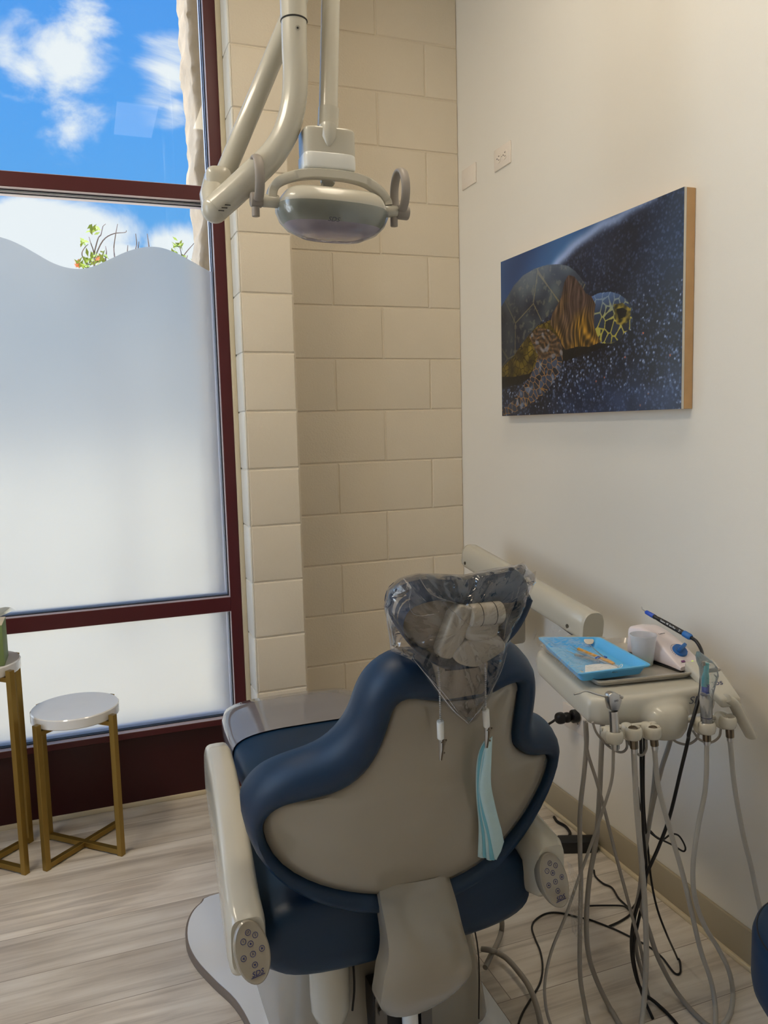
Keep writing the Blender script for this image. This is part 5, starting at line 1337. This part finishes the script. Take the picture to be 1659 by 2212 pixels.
def clampz(P, r): return [V((p.x, p.y, max(p.z, r+.0005))) for p in P]
P = catmull(exec_cable+[(U(a, b, Y=c) if U(a, b, Y=c).z > .006 else U(a, b, Z=.005)) for a, b, c in low_], 6)
MB().sweep(clampz(P, .004), .004, 10).build('cable', 'black', hpz, smooth=80)

# --- hoses
def UF(a, b, Y, rr):
    p = U(a, b, Y=Y)
    return p if p.z > rr+.001 else U(a, b, Z=rr+.001)
def hose(pts, r, m, lab, top=None, y0=1.36, y1=1.42, extra=None, cat='hose', grp=None, name='dental_hose', conn=None):
    n_ = len(pts); P = [UF(a, b, y0+(y1-y0)*min(1, i/(n_-1)*1.5), r) for i, (a, b) in enumerate(pts)]
    if top is not None: P = [V(top)]+P
    P = clampz(catmull(P, 6), r)
    t = thing(name, P[0], lab, cat, grp)
    MB().sweep(P, r, 12).build('tube', m, t, smooth=80)
    if conn:
        a, b = conn; m_ = MB(); m_.cyl(a, b, .0092, .0088, 20, .0008); m_.torus(a, .0082, .0014, (b-a).normalized(), 24, 6); m_.build('connector', 'darkmetal', t)
        MB().cyl(b, b.lerp(a, -.22), .0072, n=16).build('connector_neck', 'silver', t)
    return t
def down(px, py, Y, dy): return U(px, py, Y=Y), U(px+dy*.02, py+dy, Y=Y)
YH = [1.355-.04*((x-1298)/294) for x, _ in HP]
hose([(1369, 1616), (1372, 1680), (1376, 1752), (1385, 1853), (1393, 1954), (1396, 2055), (1393, 2139), (1386, 2212), (1375, 2260)], .0062, 'hose2', 'thick grey hose hanging from the second holder, left of the black cables', y0=YH[1], y1=1.40, conn=(U(1367, 1572, Y=YH[1]), U(1370, 1616, Y=YH[1])))
hose([(1413, 1612), (1423, 1701), (1450, 1802), (1474, 1886), (1494, 1971), (1514, 2055), (1535, 2116), (1545, 2173), (1545, 2212), (1540, 2250)], .0055, 'hose2', 'grey hose from the third holder, running down to the right', y0=YH[2], y1=1.37, conn=(U(1410, 1572, Y=YH[2]), U(1414, 1610, Y=YH[2])))
hose([(1527, 1604), (1524, 1701), (1508, 1785), (1497, 1870), (1501, 1937), (1521, 1998), (1551, 2048), (1575, 2099), (1583, 2146), (1578, 2186), (1560, 2215), (1530, 2232)], .0055, 'hose2', 'grey hose from the plastic wrapped handpiece, bending left then right', y0=YH[3], y1=1.37, conn=(U(1526, 1564, Y=YH[3]), U(1527, 1600, Y=YH[3])))
hose([(1577, 1600), (1587, 1701), (1605, 1802), (1622, 1870), (1636, 1937), (1650, 2000), (1662, 2060), (1672, 2130)], .0055, 'hose2', 'grey hose nearest the blue round stool, from the rightmost holder', y0=YH[4], y1=1.35, conn=(U(1575, 1555, Y=YH[4]), U(1577, 1592, Y=YH[4])))
hose([(1325, 1620), (1322, 1681), (1305, 1742), (1275, 1829), (1248, 1903), (1221, 1981), (1191, 2055), (1177, 2122), (1179, 2173), (1189, 2212), (1205, 2245)], .0034, 'hose', 'thin grey hose from the silver syringe, sweeping down to the left', y0=YH[0], y1=1.42)
hose([(1265, 1560), (1267, 1600), (1262, 1667), (1253, 1752), (1253, 1836), (1255, 1903), (1253, 2004), (1253, 2105), (1262, 2166), (1272, 2212), (1290, 2245)], .0052, 'hose', 'leftmost of the thick grey hoses under the delivery unit', y0=1.43, y1=1.44)
hose([(1302, 1560), (1300, 1600), (1294, 1735), (1287, 1819), (1275, 1886), (1268, 1954), (1267, 2021), (1275, 2078), (1295, 2132), (1319, 2180), (1338, 2212), (1360, 2240)], .0058, 'hose', 'thick grey hose directly behind the silver syringe', y0=1.45, y1=1.46)
hose([(1263, 1556), (1268, 1620), (1289, 1688), (1309, 1762), (1329, 1843), (1349, 1917), (1366, 1981), (1382, 2040), (1392, 2090)], .0038, 'hose', 'thin grey hose slanting right across the thick hoses', y0=1.42, y1=1.425)
hose([(1452, 1580), (1445, 1610), (1427, 1667), (1407, 1752), (1396, 1819), (1386, 1886), (1384, 1950), (1403, 2014), (1423, 2072), (1457, 2136), (1497, 2186), (1530, 2215), (1560, 2225)], .0056, 'hose', 'thick grey hose slanting left behind the others, then right along the floor', y0=1.47, y1=1.42)
hose([(1422, 1575), (1417, 1610), (1413, 1684), (1403, 1768), (1392, 1850), (1380, 1930), (1370, 1985), (1376, 2060), (1390, 2110), (1402, 2160)], .0048, 'hose', 'grey hose hanging straight down behind the black cables', y0=1.50, y1=1.45)
# small loops under the holders
for pts, lab in (([(1280, 1560), (1290, 1585), (1315, 1612), (1340, 1625), (1354, 1615), (1352, 1590)], 'small grey tube loop under the syringe holder'),
                 ([(1355, 1598), (1368, 1620), (1385, 1632), (1396, 1618), (1396, 1590)], 'small grey tube loop between the second and third holders'),
                 ([(1444, 1586), (1460, 1602), (1485, 1608), (1505, 1596), (1510, 1580)], 'small grey tube loop under the middle bulge, left of the black cable'),
                 ([(1496, 1578), (1512, 1598), (1535, 1604), (1553, 1592), (1557, 1574)], 'small grey tube loop between the two rightmost holders')):
    P = clampz(catmull([U(a, b, Y=1.375) for a, b in pts], 6), .003); single(MB().sweep(P, .0028, 8), 'tube_loop', 'hose', lab, 'tube', smooth=80)
# black cables
def cable(pts, r, lab, y0, y1, floor=None, name='black_cable'):
    n_ = len(pts); P = [UF(a, b, y0+(y1-y0)*i/(n_-1), r) for i, (a, b) in enumerate(pts)]
    if floor: P += [U(a, b, Z=r+.0005) for a, b in floor]
    P = clampz(catmull(P, 6), r)
    return single(MB().sweep(P, r, 8), name, 'black', lab, 'cable', smooth=80)
cable([(1384, 1590), (1386, 1701), (1390, 1802), (1396, 1870), (1392, 1930), (1380, 1985), (1368, 2050), (1374, 2100), (1388, 2150), (1410, 2200)], .0036, 'straight black cable hanging between the grey hoses', 1.44, 1.43)
cable([(1391, 1590), (1391, 1735), (1400, 1836), (1407, 1903), (1420, 1964), (1440, 2018)], .0026, 'long thin black cord hanging down and running left along the floor', 1.45, 1.44,
      [(1464, 2072), (1470, 2099), (1457, 2102), (1430, 2068), (1403, 2046), (1376, 2031), (1336, 2011), (1312, 2001), (1275, 1987), (1248, 1981), (1211, 1972), (1181, 1973), (1157, 1987), (1149, 2004), (1156, 2028), (1167, 2055), (1172, 2088), (1167, 2122), (1150, 2153), (1130, 2186), (1120, 2212), (1110, 2250)])
cable([(1378, 1700), (1382, 1740), (1390, 1765), (1395, 1790), (1405, 1795), (1420, 1809), (1454, 1826), (1476, 1839), (1480, 1829), (1467, 1806), (1450, 1802), (1430, 1814), (1410, 1803), (1398, 1790)], .0022, 'thin black cord with a sideways loop in front of the wall', 1.5, 1.47)
fc = [(1283, 1880), (1286, 1893), (1302, 1908), (1322, 1918), (1336, 1940), (1356, 1960), (1362, 1974), (1340, 1990), (1316, 2001)]
single(MB().sweep(clampz(catmull([U(a, b, Z=.0035) for a, b in fc], 6), .003), .003, 8), 'floor_cord', 'black', 'black cord on the floor from the adapter block', 'cable', smooth=80)
fc = [(1263, 1957), (1302, 1956), (1345, 1957), (1361, 1965), (1375, 1950), (1395, 1935)]
single(MB().sweep(clampz(catmull([U(a, b, Z=.0085) for a, b in fc], 6), .003), .0026, 8), 'floor_cord', 'black', 'short black cord lying across the floor beside the wall hoses', 'cable', smooth=80)
fc = [(1197, 1765), (1204, 1775), (1221, 1785), (1231, 1799), (1227, 1808), (1211, 1811), (1200, 1815)]
single(MB().sweep(clampz(catmull([U(a, b, Z=.006) for a, b in fc], 6), .005), .0052, 10), 'floor_cord', 'black', 'thick curved black cord on the floor by the baseboard, behind the adapter', 'cable', smooth=80)
ab = thing('power_adapter', V((1.33, 1.97, 0)), 'black power adapter block on the floor beside the right armrest', 'power adapter')
q = [U(1208, 1812, Z=.05), U(1267, 1826, Z=.05), U(1262, 1848, Z=.05), U(1205, 1832, Z=.05)]
a0, a1, a2 = U(1214, 1840, Z=0), U(1264, 1860, Z=0), U(1270, 1840, Z=0)
bx = V((1.30, 1.985, 0)); dx_ = V((.93, -.36, 0)).normalized(); dy_ = V((.36, .93, 0)).normalized()
bx = U(1210, 1845, Z=0)
MB().hexa([bx+dx_*a+dy_*b+V((0, 0, z)) for z in (0, .038) for a, b in ((0, 0), (.12, 0), (.12, .05), (0, .05))], .004).build('block', 'blackbox', ab)
# big grey hoses near the chair base
for pts, lab in (([(1040, 2050), (1055, 2052), (1072, 2057), (1096, 2072), (1120, 2099), (1142, 2130), (1158, 2170), (1168, 2212), (1175, 2260)], 'grey air hose from the chair base curving down across the floor'),
                 ([(1078, 1965), (1084, 1990), (1083, 2012), (1075, 2036), (1060, 2065), (1048, 2090)], 'grey air hose looping out behind the lift column')):
    P = clampz(catmull([U(a, b, Z=.03 if i > 1 else .06) for i, (a, b) in enumerate(pts)], 6), .007)
    single(MB().sweep(P, .0068, 12), 'air_hose', 'hose', lab, 'hose', smooth=80)

# --- air water syringe
syr = thing('air_water_syringe', U(1327, 1560, Y=1.35), 'silver air water syringe with a bent nozzle in the leftmost holder', 'dental syringe')
ys = 1.348
MB().sweep([U(1325, 1535, Y=ys), U(1326, 1545, Y=ys), U(1328, 1590, Y=ys), U(1329, 1617, Y=ys), U(1329, 1620, Y=ys)], [.0098, .0102, .0098, .0090, .007], 24).build('handle', 'silver', syr)
t0 = U(1328, 1503, Y=ys)
MB().slab([U(a, b, Y=ys-.009) for a, b in ((1318, 1500), (1325, 1496), (1338, 1500), (1345, 1512), (1342, 1522), (1338, 1536), (1321, 1536), (1317, 1520), (1316, 1506))], V((0, .018, 0)), .003, 2).build('head', 'silver', syr)
MB().cyl(U(1322, 1506, Y=ys), U(1314, 1507, Y=ys), .0062, n=20, bev=.001).build('nozzle_collar', 'silver', syr)
MB().sweep(catmull([U(1316, 1507, Y=ys), U(1290, 1500, Y=ys), U(1272, 1494, Y=ys), U(1262, 1493, Y=ys), U(1252, 1497, Y=ys), U(1240, 1500, Y=ys)], 5), .0019, 10).build('nozzle', 'silver', syr, smooth=60)
MB().cyl(U(1338, 1503, Y=ys-.006), U(1346, 1507, Y=ys-.010), .0035, n=14).build('trigger', 'silver', syr)
mark('DCI', U(1331, 1514, Y=ys-.0095), V((1, 0, 0)), V((0, 0, 1)), .004, 'greymark', syr, 'lettering')
# --- saliva ejector handpiece in a clear sleeve
val = thing('suction_handpiece', U(1527, 1560, Y=1.33), 'suction handpiece with teal tip and blue valve in a clear plastic sleeve', 'suction handpiece')
yv = 1.322
MB().sweep([U(1522, 1500, Y=yv), U(1523, 1510, Y=yv), U(1526, 1545, Y=yv), U(1527, 1566, Y=yv)], [.0095, .0115, .011, .0095], 24).build('valve_body', 'hose2', val)
MB().torus(U(1526, 1549, Y=yv), .0112, .0006, (0, 0, 1), 24, 6).build('ring_mark', 'navymark', val)
MB().box(U(1517, 1493, Y=yv+.006)+V((0, 0, 0)), U(1531, 1480, Y=yv-.008), .002).build('blue_valve', 'deepblue', val)
MB().sweep([U(1523, 1482, Y=yv), U(1524, 1462, Y=yv), U(1525, 1452, Y=yv), U(1527, 1432, Y=yv)], [.008, .0075, .0055, .005], 18).build('teal_tip', 'teal', val)
MB().cyl(U(1521, 1437, Y=yv-.004), U(1519, 1429, Y=yv-.004), .0035, n=12).build('tip_end', 'lampgray', val)
MB().torus(U(1540, 1447, Y=yv+.01), .012, .0045, V((0, .3, 1)), 24, 8).build('white_ring', 'hose2', val)
mb = MB(); rings = []
for k, (a, b, r) in enumerate(((1508, 1408, .004), (1512, 1416, .010), (1522, 1428, .018), (1530, 1442, .021), (1532, 1460, .020), (1530, 1480, .017), (1527, 1500, .0155), (1526, 1520, .014), (1526, 1545, .0135), (1526, 1562, .013))):
    c = U(a, b, Y=yv); rings.append([c+V((r*(1+.22*noise.noise(V((q, k*.6, 1))))*math.cos(2*math.pi*q/24), r*.8*(1+.22*noise.noise(V((q, k*.6, 8))))*math.sin(2*math.pi*q/24), .003*noise.noise(V((q, k, 3))))) for q in range(24)])
mb.loft(rings, False, False); mb.build('clear_sleeve', 'sleeve', val, smooth=80)

# ================================================================== ROUND BLUE STOOL
st = thing('operator_stool', (1.212, .935, 0), 'round navy blue upholstered stool cut off by the right edge', 'stool')
sx_, sy_, sr = 1.212, .935, .172
MB().lathe((sx_, sy_, .325), [(.14, -.01), (sr-.012, -.006), (sr-.003, .01), (sr, .03), (sr, .105), (sr-.004, .118), (sr-.018, .127), (sr-.05, .130), (.05, .132)], 72).build('cushion', 'navy', st, smooth=60)
MB().torus((sx_, sy_, .4455), sr-.008, .0014, (0, 0, 1), 72, 6).build('seam', 'black', st)
MB().cyl((sx_, sy_, .318), (sx_, sy_, .08), .025, n=24).build('gas_lift', 'silver', st)
for k in range(5):
    a = 2*math.pi*k/5+.3; e = V((sx_+.22*math.cos(a), sy_+.22*math.sin(a), .055))
    MB().sweep([V((sx_, sy_, .09)), V((sx_, sy_, .09)).lerp(e, .5), e], [.02, .016, .012], 10).build('leg', 'black', st)
    MB().cyl(e+V((-.008*math.sin(a), .008*math.cos(a), -.030)), e+V((.008*math.sin(a), -.008*math.cos(a), -.030)), .0245, n=20, bev=.003).build('caster', 'black', st)

sc.view_settings.view_transform = 'Standard'; sc.view_settings.look = 'None'; sc.view_settings.exposure = 0; sc.view_settings.gamma = 1
sc.view_settings.use_curve_mapping = False
